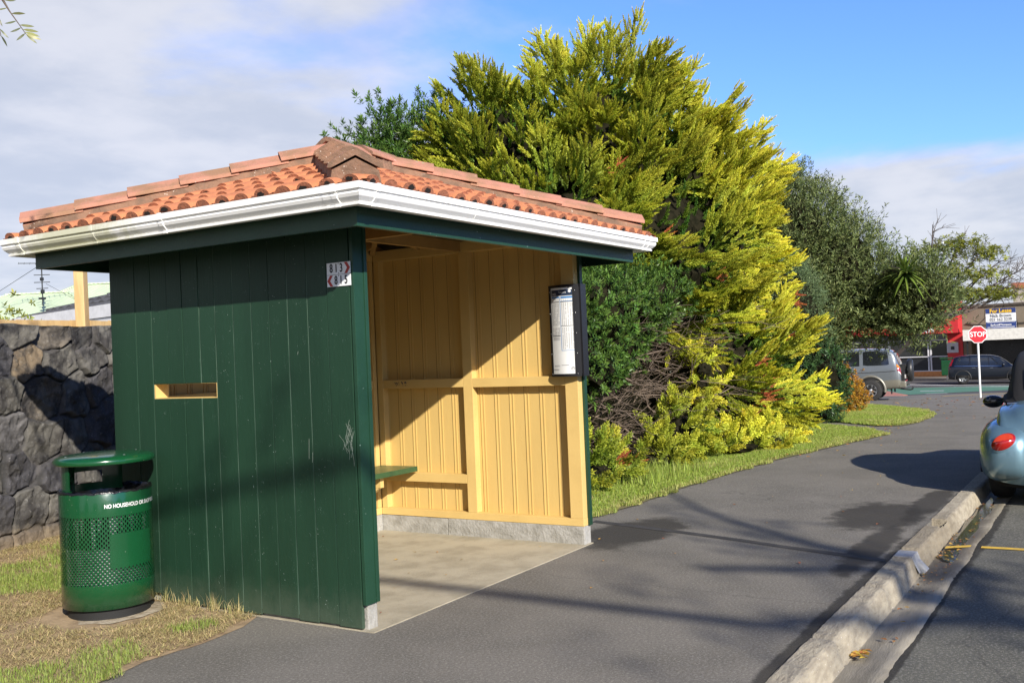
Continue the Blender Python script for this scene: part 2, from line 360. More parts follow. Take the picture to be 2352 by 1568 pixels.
# ---------------------------------------------------------------- lawns
def lawn_z(x, y): return .012+.115*max(0., min(1., (y-1.2)/2.6))**1.3
m_lawn = mat('near lawn soil', (.36, .26, .15), .95, (.20, .14, .08), .9, 7, .9, 50)
near = [(-7, .35), (-2.6, .42), (-1.6, .55), (-1.25, .64), (-.93, .72), (-.54, .70), (-.22, .74), (-.012, .84), (-.012, 2.3), (3.2, 2.3), (3.2, 5.2), (-7, 3.2)]
gpoly('lawn', near, -.008, m_lawn, zf=lawn_z, jit=.02)
G1 = [(2.80, .57), (3.65, .50), (4.08, .46), (4.8, .42), (5.77, .44), (7.25, .36), (8.87, .26), (10.54, .05), (12.23, -.21), (13.1, -.27), (13.5, -.15), (14.18, .2), (14.91, .91), (15.48, 1.55), (16, 3), (16, 12), (3.2, 12), (3.0, 2.3)]
G2 = [(16.59, 1.68), (15.86, .97), (15.3, .5), (15.02, .2), (15.17, -.14), (15.7, -.28), (16.43, -.31), (19.09, -.12), (21.1, .35), (23.5, 1.5), (25.8, 2.78), (24.5, 3.2), (24, 9), (17.4, 9), (17.2, 2.6)]
m_verge = mat('verge soil and turf', (.13, .13, .04), .95, (.18, .14, .06), .8, 3, .6, 40)
gpoly('lawn', G1, .012, m_verge, jit=.02); gpoly('lawn', G2, .012, m_verge, jit=.02)

def inpoly(P, poly):
    x, y = P[:, 0], P[:, 1]; r = np.zeros(len(P), bool); n = len(poly)
    for i in range(n):
        x1, y1 = poly[i]; x2, y2 = poly[(i+1) % n]
        if y1 == y2: continue
        c = ((y1 > y) != (y2 > y)) & (x < (x2-x1)*(y-y1)/(y2-y1)+x1); r ^= c
    return r
def vnoise(x, y, s, seed=0):
    g = np.random.default_rng(seed).random((64, 64)); x = x*s+100; y = y*s+100; xi = np.floor(x).astype(int); yi = np.floor(y).astype(int); fx = x-xi; fy = y-yi
    fx = fx*fx*(3-2*fx); fy = fy*fy*(3-2*fy); G = lambda a, b: g[a % 64, b % 64]
    return (G(xi, yi)*(1-fx)+G(xi+1, yi)*fx)*(1-fy)+(G(xi, yi+1)*(1-fx)+G(xi+1, yi+1)*fx)*fy
def fbm(x, y, s, seed=0): return (vnoise(x, y, s, seed)+.5*vnoise(x, y, s*2.1, seed+1)+.25*vnoise(x, y, s*4.3, seed+2))/1.75
def blades(name, P, L, w, lean, dry, zfn, m, bend=.35):
    n = len(P); a = rng.random(n)*2*PI; d = np.stack([np.cos(a), np.sin(a), np.zeros(n)], 1); s = np.stack([-np.sin(a), np.cos(a), np.zeros(n)], 1)
    z = zfn(P[:, 0], P[:, 1]); B = np.stack([P[:, 0], P[:, 1], z], 1); U = np.array([0, 0, 1.])
    ln = lean[:, None]; L = L[:, None]; w = w[:, None]
    M = B+(d*np.sin(ln*.7)+U*np.cos(ln*.7))*L*.55; T = M+(d*np.sin(ln*1.4)+U*np.cos(ln*1.35))*L*.45
    V = np.stack([B-s*w/2, B+s*w/2, M+s*w*.42, M-s*w*.42, T], 1).reshape(-1, 3)
    V[:, 2] = np.maximum(V[:, 2], np.repeat(z, 5)+.003*rng.random(n*5))
    i = np.arange(n)[:, None]*5; F = np.concatenate([i+[0, 1, 2], i+[0, 2, 3], i+[3, 2, 4]], 1).reshape(-1, 3)
    tip = np.repeat(dry, 5); tint = np.repeat(rng.random(n), 5)
    o = np_mesh(name, V, F, m, attrs={'tip': tip, 'tint': tint}); o['kind'] = 'stuff'; return o
gzv = lambda x: np.interp(x, XS, ZS)
m_grass = foliage('grass blades', (.62, .47, .26), (.22, .32, .05), .6, 1.3, .3)
m_vgrass = foliage('verge grass blades', (.50, .44, .18), (.27, .38, .05), .65, 1.3, .38)
# near lawn: dry cut grass with green patches
P = np.stack([rng.uniform(-3.2, 1.6, 300000), rng.uniform(.4, 4.5, 300000)], 1)
jn = np.stack([fbm(P[:, 0], P[:, 1], 5, 31), fbm(P[:, 0], P[:, 1], 5, 41)], 1)-.5
P = P[inpoly(P+jn*.22, near) & ~((P[:, 0] > -.004) & (P[:, 1] < 2.25)) & (np.hypot(P[:, 0]+.42, P[:, 1]-1.78) > .36)]
g = fbm(P[:, 0], P[:, 1], 1.6, 5)*.8+.2*fbm(P[:, 0], P[:, 1], 6, 9)
for cx, cy, rr, k in ((-2.2, 1.2, .8, .40), (-1.55, .9, .45, .34), (-.9, .95, .25, .2), (-.35, .95, .18, .3), (-.7, 3.1, .8, .34), (-2.6, 2.6, .8, .25), (-.45, 1.55, .5, -.3), (-1.0, 1.9, .5, -.25), (-1.5, 1.35, .3, -.12)):
    g = g+k*np.exp(-((P[:, 0]-cx)**2+(P[:, 1]-cy)**2)/rr**2)
green = np.clip((g-.50)/.14, 0, 1); keep = rng.random(len(P)) < (.16+.5*np.clip((fbm(P[:, 0], P[:, 1], 3.5, 123)-.36)*5, 0, 1))+.35*green; P = P[keep]; green = green[keep]
isg = rng.random(len(P)) < green*.9; n = len(P)
lz = lambda x, y: .012+.115*np.clip((y-1.2)/2.6, 0, 1)**1.3
L = np.where(isg, rng.uniform(.018, .05, n), rng.uniform(.02, .07, n)); lean = np.where(isg, rng.uniform(.1, 1.0, n), rng.uniform(1.15, 1.6, n))
blades('grass', P, L, rng.uniform(.002, .0042, n), lean, np.where(isg, rng.random(n)*.25, .55+.45*rng.random(n)), lz, m_grass)['label'] = 'short dry straw coloured lawn grass with green patches around the bin'
# tall dry tufts against the shelter wall
cs = [(-.03, 1.0+i*.09+random.uniform(-.05, .05)) for i in range(14)]+[(-.05, 1.03), (-.04, 1.2)]
P = np.concatenate([np.array(c)+rng.normal(0, .022, (22, 2)) for c in cs]); P[:, 0] = np.minimum(P[:, 0], -.012)
n = len(P); blades('dry_grass_tufts', P, rng.uniform(.03, .13, n), rng.uniform(.002, .004, n), rng.uniform(.05, 1.1, n), .4+.6*rng.random(n), lz, m_grass)['label'] = 'dry grass stalks along the foot of the green wall'
# verges
for poly, nn, s0 in ((G1, 400000, 4.), (G2, 240000, 14.)):
    x0 = min(p[0] for p in poly); x1 = max(p[0] for p in poly)
    P = np.stack([rng.uniform(x0, x1, nn), rng.uniform(-.4, 3.4, nn)], 1)
    jn = np.stack([fbm(P[:, 0], P[:, 1], 3, 51), fbm(P[:, 0], P[:, 1], 3, 61)], 1)-.5
    P = P[inpoly(P+jn*.3, poly)]; P = P[(P[:, 1] < 2.2) | (rng.random(len(P)) < .3)]
    if s0 < 10: P = P[(P[:, 1] < 1.9+.2*np.sin(P[:, 0])) | (rng.random(len(P)) < .15)]
    g = fbm(P[:, 0], P[:, 1], 1.1, 77)
    edge = ~inpoly(P+np.array([0, -.09]), poly)
    n = len(P); isd = rng.random(n) < np.clip((g-.45)*2.2, .12, .6); isd |= edge & (rng.random(n) < .65)
    blades('grass', P, rng.uniform(.022, .055, n), rng.uniform(.005, .010, n)*(1 if s0 < 10 else 1.5), rng.uniform(.05, 1.0, n), np.where(isd, .4+.5*rng.random(n), rng.random(n)*.22), lambda x, y: gzv(x)+.012, m_vgrass)['label'] = 'bright green mown grass verge %s' % ('below the golden cypress' if s0 < 10 else 'of the rounded island past the driveway')
# longer grass below the cypress
P = np.stack([rng.uniform(4.6, 13, 9000), rng.uniform(.75, 2.1, 9000)], 1); P = P[fbm(P[:, 0], P[:, 1], 1.3, 99) > .5]; n = len(P)
blades('long_grass', P, rng.uniform(.08, .24, n), rng.uniform(.006, .010, n), rng.uniform(.1, .8, n), rng.random(n)*.35, lambda x, y: gzv(x)+.012, m_vgrass)['label'] = 'longer green grass under the skirts of the cypress'

# fallen leaves
def leaves():
    V = []; F = []; tint = []
    spots = []
    for _ in range(55): spots.append((rng.uniform(2.4, 7.0), rng.uniform(-2.64, -2.48), -.112, .017))
    for _ in range(45): spots.append((rng.normal(3.9, .5), rng.uniform(-2.62, -2.49), -.108, .017))
    for _ in range(26): spots.append((rng.normal(1.05, .06), rng.normal(-2.52, .03), -.105, .026))
    for _ in range(14): spots.append((rng.uniform(-1, 3), rng.uniform(-2.66, -2.5), -.112, .018))
    for _ in range(170): spots.append((rng.uniform(17, 34), rng.uniform(-3.2, 2.6), .008, .05))
    for _ in range(40): spots.append((rng.uniform(1, 15), rng.uniform(-2.2, .3), .006, .016))
    for _ in range(22): spots.append((rng.uniform(.2, 2.5), rng.uniform(.1, 2.0), .014, .014))
    for _ in range(60): spots.append((rng.uniform(9, 15), rng.normal(.1, .5), .03, .03))
    for x, y, z, s in spots:
        a = rng.random()*2*PI; t = rng.random(); k = len(V); zz = gz(x)+z
        L = s*rng.uniform(.6, 1.3)
        for u, v, w in ((-1, 0, .0), (-.3, .42, .35), (.4, .38, .3), (1, 0, .1), (.4, -.38, .4), (-.3, -.42, .25)):
            V.append((x+L*(u*math.cos(a)-v*math.sin(a)), y+L*(u*math.sin(a)+v*math.cos(a)), zz+w*L*rng.uniform(.2, 1.1)))
            tint.append(t)
        F += [(k, k+1, k+2), (k, k+2, k+3), (k, k+3, k+4), (k, k+4, k+5)]
    o = np_mesh('fallen_leaves', V, F, foliage('fallen leaf', (.42, .14, .05), (.50, .36, .06), .6, 1.2, .1), attrs={'tip': np.repeat(rng.random(len(V)//6), 6), 'tint': tint})
    o['kind'] = 'stuff'; o['label'] = 'brown and yellow fallen leaves in the kerb channel and on the asphalt'
leaves()

# ---------------------------------------------------------------- bus shelter
SW, ST, SD, SD1 = 2.7686, .114, 2.026, 2.167       # width, wall thickness, depth to the inner and the outer back face
EX, EY, EX2, EY2, GO = .330, .3525, .3495, .327, .1575
ZF, ZG = 2.2606, 2.4604
AX0, AX1, AY0, AY1 = -EX-GO, SW+EX2+GO, -EY-GO, SD1+EY2+GO
def worn(t, v, c, p):
    n = N(t, 'ShaderNodeTexNoise', ins={'Scale': 26., 'Detail': 9, 'Roughness': .75}); t.links.new(v, n.inputs['Vector'])
    c = mix_c(t, math_n(t, 'MULTIPLY', smooth(t, n.outputs[0], .69, .74), .35), c, (.16, .22, .18))
    sp = N(t, 'ShaderNodeSeparateXYZ'); t.links.new(v, sp.inputs[0])
    n3 = N(t, 'ShaderNodeTexNoise', ins={'Scale': 9., 'Detail': 8, 'Roughness': .7}); t.links.new(v, n3.inputs['Vector'])
    low = math_n(t, 'MULTIPLY', smooth(t, math_n(t, 'ADD', sp.outputs[2], math_n(t, 'MULTIPLY', n3.outputs[0], .3)), .42, .12), .42)
    return mix_c(t, low, c, (.10, .12, .085))
m_green = mat('dark green weatherboard paint', (.0125, .042, .023), .50, (.009, .031, .017), .8, 2.2, .2, 55, spec=.3, stretch=(1, 1, .12), detail=8, spots=[(42, .055, (.35, .42, .38)), (95, .10, (.12, .18, .15))], extra=worn)
m_green2 = mat('dark blue green trim paint', (.013, .050, .027), .42, (.010, .039, .021), .8, 3, .15, 60, spec=.4, spots=[(26, .07, (.25, .33, .3))])
m_worn = mat('bare worn board edge', (.10, .16, .12), .9, (.012, .03, .02), 1., 7, stretch=(1, 1, .35), detail=9)
m_yel = mat('ochre yellow wall paint', (.60, .415, .145), .55, (.52, .35, .12), .7, 1.6, .12, 40, spec=.3, spots=[(38, .05, (.12, .08, .04))], stretch=(1, 1, .3))
m_yel2 = mat('ochre yellow trim paint', (.63, .44, .16), .5, (.55, .38, .135), .6, 3, .1, 50, spec=.3, spots=[(30, .05, (.15, .1, .05))])
m_chip = mat('chipped paint showing grey', (.11, .10, .10), .9)
m_conc = mat('shelter floor concrete', (.40, .355, .26), .9, (.29, .255, .18), .9, 3.2, .5, 70, spots=[(48, .10, (.12, .10, .08)), (20, .05, (.08, .07, .06))])
m_conc2 = mat('grey foundation concrete', (.36, .35, .32), .92, (.25, .24, .21), .9, 9, .9, 40, spots=[(60, .1, (.12, .11, .1))])
m_white = mat('white gutter plastic', (.84, .84, .82), .42, (.76, .76, .74), .5, 3, spec=.5,
    extra=lambda t, v, c, p: mix_c(t, math_n(t, 'MULTIPLY', ell_mask(t, v, -.30, 1.95, .30, .62, 9., .7), .75), c, (.42, .42, .24)))
m_tile = mat('terracotta roof tile', (.53, .20, .085), .85, (.40, .145, .07), .9, 9, .6, 90, spots=[(40, .08, (.2, .12, .08))])
m_cap = mat('weathered pink ridge tile', (.42, .19, .13), .9, (.27, .15, .085), 1., 4.2, .6, 70, spots=[(34, .08, (.55, .5, .42)), (13, .10, (.30, .31, .17))])
m_mort = mat('brown ridge mortar', (.24, .135, .085), .95, (.14, .09, .06), 1., 8, 1.0, 40, spots=[(52, .13, (.55, .48, .40))])
m_hole = mat('black gap under tile', (.012, .008, .006), 1.)
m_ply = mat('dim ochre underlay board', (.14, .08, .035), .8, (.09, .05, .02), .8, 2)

sh = thing('bus_shelter', 'green and ochre timber bus shelter with terracotta tile roof and white gutter', 'bus shelter', (0, 0, 0))
# concrete
b = MB()
b.add([(0, -.075, .006), (SW, -.055, .006), (SW, SD1, .006), (0, SD1, .006), (0, -.075, -.05), (SW, -.055, -.05), (SW, SD1, -.05), (0, SD1, -.05)], [(0, 1, 2, 3), (4, 7, 6, 5), (0, 4, 5, 1), (1, 5, 6, 2), (2, 6, 7, 3), (3, 7, 4, 0)])
b.build('floor_slab', m_conc, sh)
b = MB(); b.box(SW-ST, SW, -.035, 1.30, .0, .150); b.box(SW-ST+.003, SW-.002, 1.305, SD1, .0, .147); b.box(.03, SW-ST, SD, SD1, 0, .149); b.box(.030, ST, -.012, SD, 0, .15)
b.build('foundation', m_conc2, sh, bevel=.006)
# left wall outside boards with the little window slot
seams = [2.167, 1.905, 1.745, 1.585, 1.437, 1.280, 1.135, .970, .811, .654, .501, .340, .182, .004]
SY0, SY1, SZ0, SZ1 = 1.140, 1.738, 1.352, 1.449
b = MB(); rr = random.Random(3)
for i in range(len(seams)-1):
    y1, y0 = seams[i], seams[i+1]; dx = rr.uniform(-.0025, .0025); g = .0022
    z0 = .022+rr.uniform(-.008, .004)+.04*(i < 2)
    rng2 = [(z0, 2.50)]
    if i in (2, 3, 4, 5): rng2 = [(z0, SZ0), (SZ1, 2.50)]
    for za, zb in rng2:
        yy0, yy1 = y0+g, y1-g
        if i == 2 and len(rng2) == 2: yy1 = y1-g
        b.box(dx, .022, yy0, yy1, za, zb)
b.build('side_wall', m_green, sh, bevel=.0035)
b = MB()
for i, y in enumerate(seams[1:-1]):
    w = (.004, .0022, .0035, .002, .003, .0022, .006, .003, .002, .007, .0025, .003)[i % 12]*.8
    segs = [(.05, 2.30)] if not (SY0 < y < SY1) else [(.05, SZ0), (SZ1, 2.30)]
    for za, zb in segs: b.box(.0028, .018, y-w/2-.0004, y+w/2, za, zb)
b.build('board_seams', m_worn, sh)
b = MB()    # inner lining of that wall, framing round the slot
for (ya, yb, za, zb) in ((.02, SY0-.02, .152, 2.44), (SY1+.02, SD, .152, 2.44), (SY0-.02, SY1+.02, .152, SZ0-.02), (SY0-.02, SY1+.02, SZ1+.02, 2.44)): b.box(.07, .088, ya, yb, za, zb)
b.build('inner_lining', m_yel, sh)
b = MB(); b.box(.006, .112, SY1-.006, SY1+.014, SZ0-.016, SZ1+.016); b.box(.006, .112, SY0-.014, SY0+.006, SZ0-.016, SZ1+.016); b.box(.0065, .112, SY0+.006, SY1-.006, SZ0-.016, SZ0+.005); b.box(.0065, .112, SY0+.006, SY1-.006, SZ1-.003, SZ1+.016)
b.build('slot_frame', m_yel2, sh)
for y in (.06, .7, 1.98): b = MB(); b.box(.088, ST, y-.03, y+.03, .15, 2.44); b.build('stud', m_yel2, sh, bevel=.003)
# front end of the left wall: two boards and a stop
b = MB(); b.box(.0, .088, -.028, -.002, .150, 2.50); b.box(.088, .117, -.034, .012, .152, 2.50)
b.build('corner_board', m_green2, sh, bevel=.003)
# scratches in the paint
b = MB(); rs = random.Random(8)
for _ in range(13):
    y = .055+rs.uniform(-.03, .035); z = 1.06+rs.uniform(-.05, .10); L = rs.uniform(.05, .20); c = rs.uniform(-.03, .03); pts = []
    for k in range(7): f = k/6; pts.append((y+c*f+.012*math.sin(f*5+c*90), z+L*(f-.5)))
    w = .0009
    for (a, bb) in zip(pts, pts[1:]): b.add([(-.0032, a[0]-w, a[1]), (-.0032, a[0]+w, a[1]), (-.0032, bb[0]+w, bb[1]), (-.0032, bb[0]-w, bb[1])], [(0, 1, 2, 3)])
for (y, z, L) in ((.36, 1.1, .12), (.335, 1.02, .06), (.42, 1.62, .02)): b.add([(-.0032, y, z), (-.0032, y+.002, z), (-.0032, y+.008, z-L), (-.0032, y+.006, z-L)], [(0, 1, 2, 3)])
b.build('scratch_marks', mat('pale scratch', (.30, .36, .30), .9), sh)
# back and right walls: boards, studs, rails, plates
m_groove = mat('dark board joint', (.20, .12, .035), .8)
def panel(axis, a0, a1, z0, z1, face, back, name):
    b = MB()
    def bx(ya, yb, f):
        if axis == 'y': b.box(f, back, ya, yb, z0, z1)
        else: b.box(ya, yb, f, back, z0, z1)
    bx(a0, a1, face); y = a0+.03; dx = -.0045; k = 0
    while y < a1-.02:
        f = face+dx; bx(y, y+.010, f)
        if k % 2: b.add([(face-.0008, y+.0125, z0), (face-.0008, y+.0165, z0), (face-.0008, y+.0165, z1), (face-.0008, y+.0125, z1)] if axis == 'y' else [(y+.0125, face-.0008, z0), (y+.0165, face-.0008, z0), (y+.0165, face-.0008, z1), (y+.0125, face-.0008, z1)], [(0, 1, 2, 3)], 1)
        y += (.030, .118)[k % 2]; k += 1
    b.build(name, [m_yel, m_groove], sh)
panel('y', .0, 2.10, .20, 2.46, SW-.038, SW-.022, 'right_wall_panelling')
panel('x', .10, 2.70, .20, 2.46, 2.098, 2.112, 'back_wall_panelling')
b = MB(); b.box(SW-.0215, SW, -.002, SD1, .150, 2.52); b.box(.03, SW-.0215, 2.113, SD1, .150, 2.52); b.box(SW-.045, SW+.001, -.055, -.0345, .152, 2.50)
b.build('outer_cladding', m_green2, sh)
b = MB(); X0, X1 = SW-ST, SW-.039
b.box(X0, X1, -.034, .082, .212, 2.44)
b.build('post', m_yel2, sh, bevel=.003)
b = MB(); b.box(X0+.001, X1, .985, 1.08, .212, 2.44); b.build('stud', m_yel2, sh, bevel=.003)
b = MB(); b.box(X0+.001, X1, 1.962, 2.024, .212, 2.44); b.build('stud', m_yel2, sh, bevel=.003); b = MB(); b.box(X0-.055, X0-.004, SD, 2.097, .213, 2.44); b.build('stud', m_yel2, sh, bevel=.003)
b = MB(); b.box(1.34, 1.40, SD, 2.097, .213, 2.44); b.build('stud', m_yel2, sh, bevel=.003); b = MB(); b.box(ST+.01, ST+.07, SD, 2.097, .213, 2.44); b.build('stud', m_yel2, sh, bevel=.003)
for (ya, yb, za, zb) in ((.084, .983, 1.280, 1.357), (1.082, 1.960, 1.284, 1.361), (1.082, 1.960, .457, .534)):
    b = MB(); b.box(X0+.002, X1-.001, ya, yb, za, zb); b.build('rail', m_yel2, sh, bevel=.003)
for (xa, xb) in ((1.402, X0-.057), (ST+.072, 1.338)):
    for za in (1.28, .457): b = MB(); b.box(xa, xb, SD+.002, 2.096, za, za+.077); b.build('rail', m_yel2, sh, bevel=.003)
b = MB(); b.box(X0-.002, X1, -.036, SD, .151, .2115); b.box(ST+.005, X0-.003, SD-.001, 2.097, .151, .212); b.build('bottom_plate', m_yel2, sh, bevel=.003)
b = MB(); b.box(X0-.004, SW-.022, -.03, SD-.005, 2.441, 2.53); b.box(.03, X0-.005, SD-.004, 2.112, 2.441, 2.53); b.box(.024, ST+.003, .0, SD-.006, 2.441, 2.53); b.box(ST+.004, X0-.005, -.02, .05, 2.443, 2.53); b.build('top_plate', m_yel2, sh, bevel=.003)
b = MB(); r3 = random.Random(5)
for y, z in ((1.80, 1.325), (1.72, 1.325)):
    for _ in range(9):
        yy = y+r3.uniform(-.028, .028); zz = z+r3.uniform(-.016, .016); n = 6; s = r3.uniform(.004, .010)
        b.add([(X0-.0012, yy+s*r3.uniform(.5, 1.2)*math.cos(k), zz+s*r3.uniform(.4, 1.2)*math.sin(k)) for k in np.linspace(0, 2*PI, n, endpoint=False)], [tuple(range(n))])
b.build('chipped_paint', m_chip, sh)
# bench
b = MB(); b.box(ST+.004, X0-.001, 1.605, 1.775, .549, .594); b.box(ST+.004, X0-.001, 1.781, 2.022, .549, .593)
b.build('bench_seat', mat('green bench paint', (.03, .085, .035), .35, (.022, .06, .028), .8, 6, spec=.5), sh, bevel=.004)
for x in (.5, 1.35, 2.2):
    b = MB(); b.box(x, x+.045, 1.66, 2.02, .46, .547); b.beam((x+.022, 1.70, .47), (x+.022, 2.01, .25), .04, .045); b.build('bench_bracket', m_yel2, sh)
# fascia
def ring(b, x0, x1, y0, y1, th, z0, z1):
    P = [(x0, y0), (x1, y0), (x1, y1), (x0, y1)]; Q = [(x0+th, y0+th), (x1-th, y0+th), (x1-th, y1-th), (x0+th, y1-th)]
    for i in range(4):
        j = (i+1) % 4; vs = [(*P[i], z0), (*P[j], z0), (*Q[j], z0), (*Q[i], z0), (*P[i], z1), (*P[j], z1), (*Q[j], z1), (*Q[i], z1)]
        b.add(vs, [(0, 3, 2, 1), (4, 5, 6, 7), (0, 1, 5, 4), (2, 3, 7, 6)])
b = MB(); ring(b, -EX, SW+EX2, -EY, SD1+EY2, .028, ZF, 2.405); b.build('fascia', m_green2, sh)
# roof frame and underlay
SL = .345; ZE = 2.440
def roofz(x, y): return ZE+SL*min(x-AX0, AX1-x, y-AY0, AY1-y)
HX = (AY1-AY0)/2; RY = (AY0+AY1)/2; RX0, RX1 = AX0+HX, AX1-HX; ZR = ZE+SL*HX
b = MB(); o = -.05
V = [(AX0+.14, AY0+.14, ZE+o+.14*SL), (AX1-.14, AY0+.14, ZE+o+.14*SL), (AX1-.14, AY1-.14, ZE+o+.14*SL), (AX0+.14, AY1-.14, ZE+o+.14*SL), (RX0, RY, ZR+o), (RX1, RY, ZR+o)]
b.add(V, [(0, 1, 5, 4), (1, 2, 5), (2, 3, 4, 5), (3, 0, 4)])
b.build('roof_underlay', m_ply, sh)
b = MB(); dz = -.115
for (a, c) in (((AX0+.2, AY0+.2), (RX0, RY)), ((AX1-.2, AY0+.2), (RX1, RY)), ((AX1-.2, AY1-.2), (RX1, RY)), ((AX0+.2, AY1-.2), (RX0, RY)), ((RX0, RY), (RX1, RY))):
    b.beam((*a, roofz(*a)+dz), (*c, roofz(*c)+dz), .045, .10)
for x in (.25, .75, 1.38, 2.0, 2.5):
    for (ya, s) in ((AY0+.2, 1), (AY1-.2, -1)):
        ye = AY0+min(HX, x-AX0, AX1-x) if s > 0 else AY1-min(HX, x-AX0, AX1-x)
        b.beam((x, ya, roofz(x, ya)+dz+.002), (x, ye, roofz(x, ye)+dz+.002), .04, .09)
for y in (.25, .7, 1.5, 2.0):
    for (xa, s) in ((AX0+.2, 1), (AX1-.2, -1)):
        d = min(HX, y-AY0, AY1-y); xe = AX0+d if s > 0 else AX1-d
        b.beam((xa, y, roofz(xa, y)+dz+.002), (xe, y, roofz(xe, y)+dz+.002), .04, .09)
b.beam((ST, 1.07, 2.49), (SW-ST, 1.07, 2.49), .045, .09); b.beam((1.36, .02, 2.40+.09), (1.36, 2.1, 2.40+.09), .045, .088)
b.build('rafters', mat('dim ochre rafters', (.40, .24, .075), .7), sh)
# tiles: barrel rolls in courses, one sheet per roof face
def tiles():
    b = MB(); pr = .158; cr = .29; ct = MB()
    sides = [((AX0, AY0), (AX1, AY0)), ((AX1, AY0), (AX1, AY1)), ((AX1, AY1), (AX0, AY1)), ((AX0, AY1), (AX0, AY0))]
    K = math.sqrt(1+SL*SL)
    for si, (p0, p1) in enumerate(sides):
        p0 = Vector((*p0, 0)); p1 = Vector((*p1, 0)); L = (p1-p0).length; e = (p1-p0)/L; inn = Vector((-e.y, e.x, 0))
        nrm = (Vector((0, 0, 1))-inn*SL).normalized()
        def pt(u, v, h): return p0+e*u+inn*v+Vector((0, 0, ZE+SL*v))+nrm*h
        off = (L/2) % pr; vmax = HX; k = 0; v0 = .035
        r4 = random.Random(si)
        while v0 < vmax-.05:
            v1 = min(v0+cr+.03, vmax+.02); nu = int(L/pr)+2
            for i in range(-1, nu):
                uc = i*pr+off+(pr/2 if si % 2 else 0)
                lim = min(uc, L-uc)
                if lim < v0-.03: continue
                top = min(v1, max(v0+.02, lim+.02))
                n = 9; R1 = pr*.36; jz = r4.uniform(-.004, .004); jv = r4.uniform(-.006, .006)
                prof = []
                for q in range(n+1):
                    a = PI*q/n; prof.append((uc-R1*math.cos(a), R1*.68*math.sin(a)))
                prof = [(uc-pr/2, .006)]+prof+[(uc+pr/2, .006)]
                clampu = lambda u: max(-.02, min(L+.02, u))
                low = [pt(clampu(u), v0+jv, h+.019+jz) for u, h in prof]; hi = [pt(clampu(u), top, h*.9+.004) for u, h in prof]; base = [pt(clampu(u), v0+jv+.003, .0) for u, h in prof]
                m = len(prof); b.add(low+hi, [(q, q+1, m+q+1, m+q) for q in range(m-1)], 0, True)
                b.add(low+base, [(q, q+1, m+q+1, m+q) for q in range(m-1)], 1)
                if r4.random() < .62:           # broken mortar shows a dark gap in the roll's end
                    s = r4.uniform(.35, .62)*R1; cx = uc+r4.uniform(-.012, .012); ch = .018+r4.uniform(.0, .012); ring_ = []
                    for q in range(9):
                        a = PI*q/8; rr_ = s*r4.uniform(.75, 1.15); ring_.append(pt(cx-rr_*math.cos(a), v0+jv-.0025, ch+rr_*.62*math.sin(a)+jz))
                    ring_.append(pt(cx+.3*s, v0+jv-.0025, ch-.006)); ring_.append(pt(cx-.3*s, v0+jv-.0025, ch-.003))
                    b.add(ring_, [tuple(range(len(ring_)))], 2)
            v0 += cr; k += 1
    b.build('roof_tiles', [m_tile, mat('rough tile end', (.38, .135, .07), .95, (.26, .10, .055), 1., 30, 1., 80), m_hole], sh)
tiles()
def hipline(name, A, B, n, over=.0, seed=1):
    b = MB(); A = Vector(A); B = Vector(B); d = (B-A); L = d.length; d /= L; sx = d.cross(Vector((0, 0, 1))).normalized(); sz = sx.cross(d).normalized()
    rr = random.Random(seed); step = L/n
    # mortar bed
    pf = [(-.138, -.06), (-.122, .028), (0, .090), (.122, .028), (.138, -.06)]; m = 40; vs = []
    for i in range(m+1):
        p = A+d*(L*i/m)
        for j, (x, z) in enumerate(pf):
            q = mnoise.noise(Vector((i*.7, j*3., seed)))*.010; vs.append(p+sx*(x+q)+sz*(z+q))
    b.add(vs, [(i*5+j, i*5+j+1, i*5+j+6, i*5+j+5) for i in range(m) for j in range(4)], 1, False)
    b.add(vs[:5], [(0, 1, 2, 3, 4)], 1)
    for i in range(n):
        t0 = i*step-.008; t1 = (i+1)*step+.04
        def sec(t, k, lift):
            p = A+d*t; return [p+sx*x*k+sz*(z*1.0+lift) for x, z in ((-.138, .020), (-.130, .046), (-.036, .108), (0, .115), (.036, .108), (.130, .046), (.138, .020), (.120, .020), (0, .086), (-.120, .020))]
        ja = rr.uniform(-.004, .004); a = sec(t0, 1.07, .022+ja); c = sec(t1, .95, .0+ja); k = len(a)
        b.add(a+c, [(q, (q+1) % k, k+(q+1) % k, k+q) for q in range(k)], 0)
        b.add(a, [tuple(range(k))], 1); b.add(c, [tuple(range(k))[::-1]], 1)
    b.build(name, [m_cap, m_mort], sh, bevel=.004)
c_ = .10
for nm, A, B, n, sd_ in (('hip_tiles', (AX0+.13, AY0+.13), (RX0, RY), 6, 1), ('hip_tiles', (AX1-.13, AY0+.13), (RX1, RY), 6, 2), ('hip_tiles', (AX1-.13, AY1-.13), (RX1, RY), 6, 3), ('hip_tiles', (AX0+.13, AY1-.13), (RX0, RY), 6, 4)):
    hipline(nm, (*A, roofz(*A)+.035), (*B, ZR+.035), n, seed=sd_)
hipline('ridge_tiles', (RX0-.05, RY, ZR+.05), (RX1+.05, RY, ZR+.05), 2, seed=9)
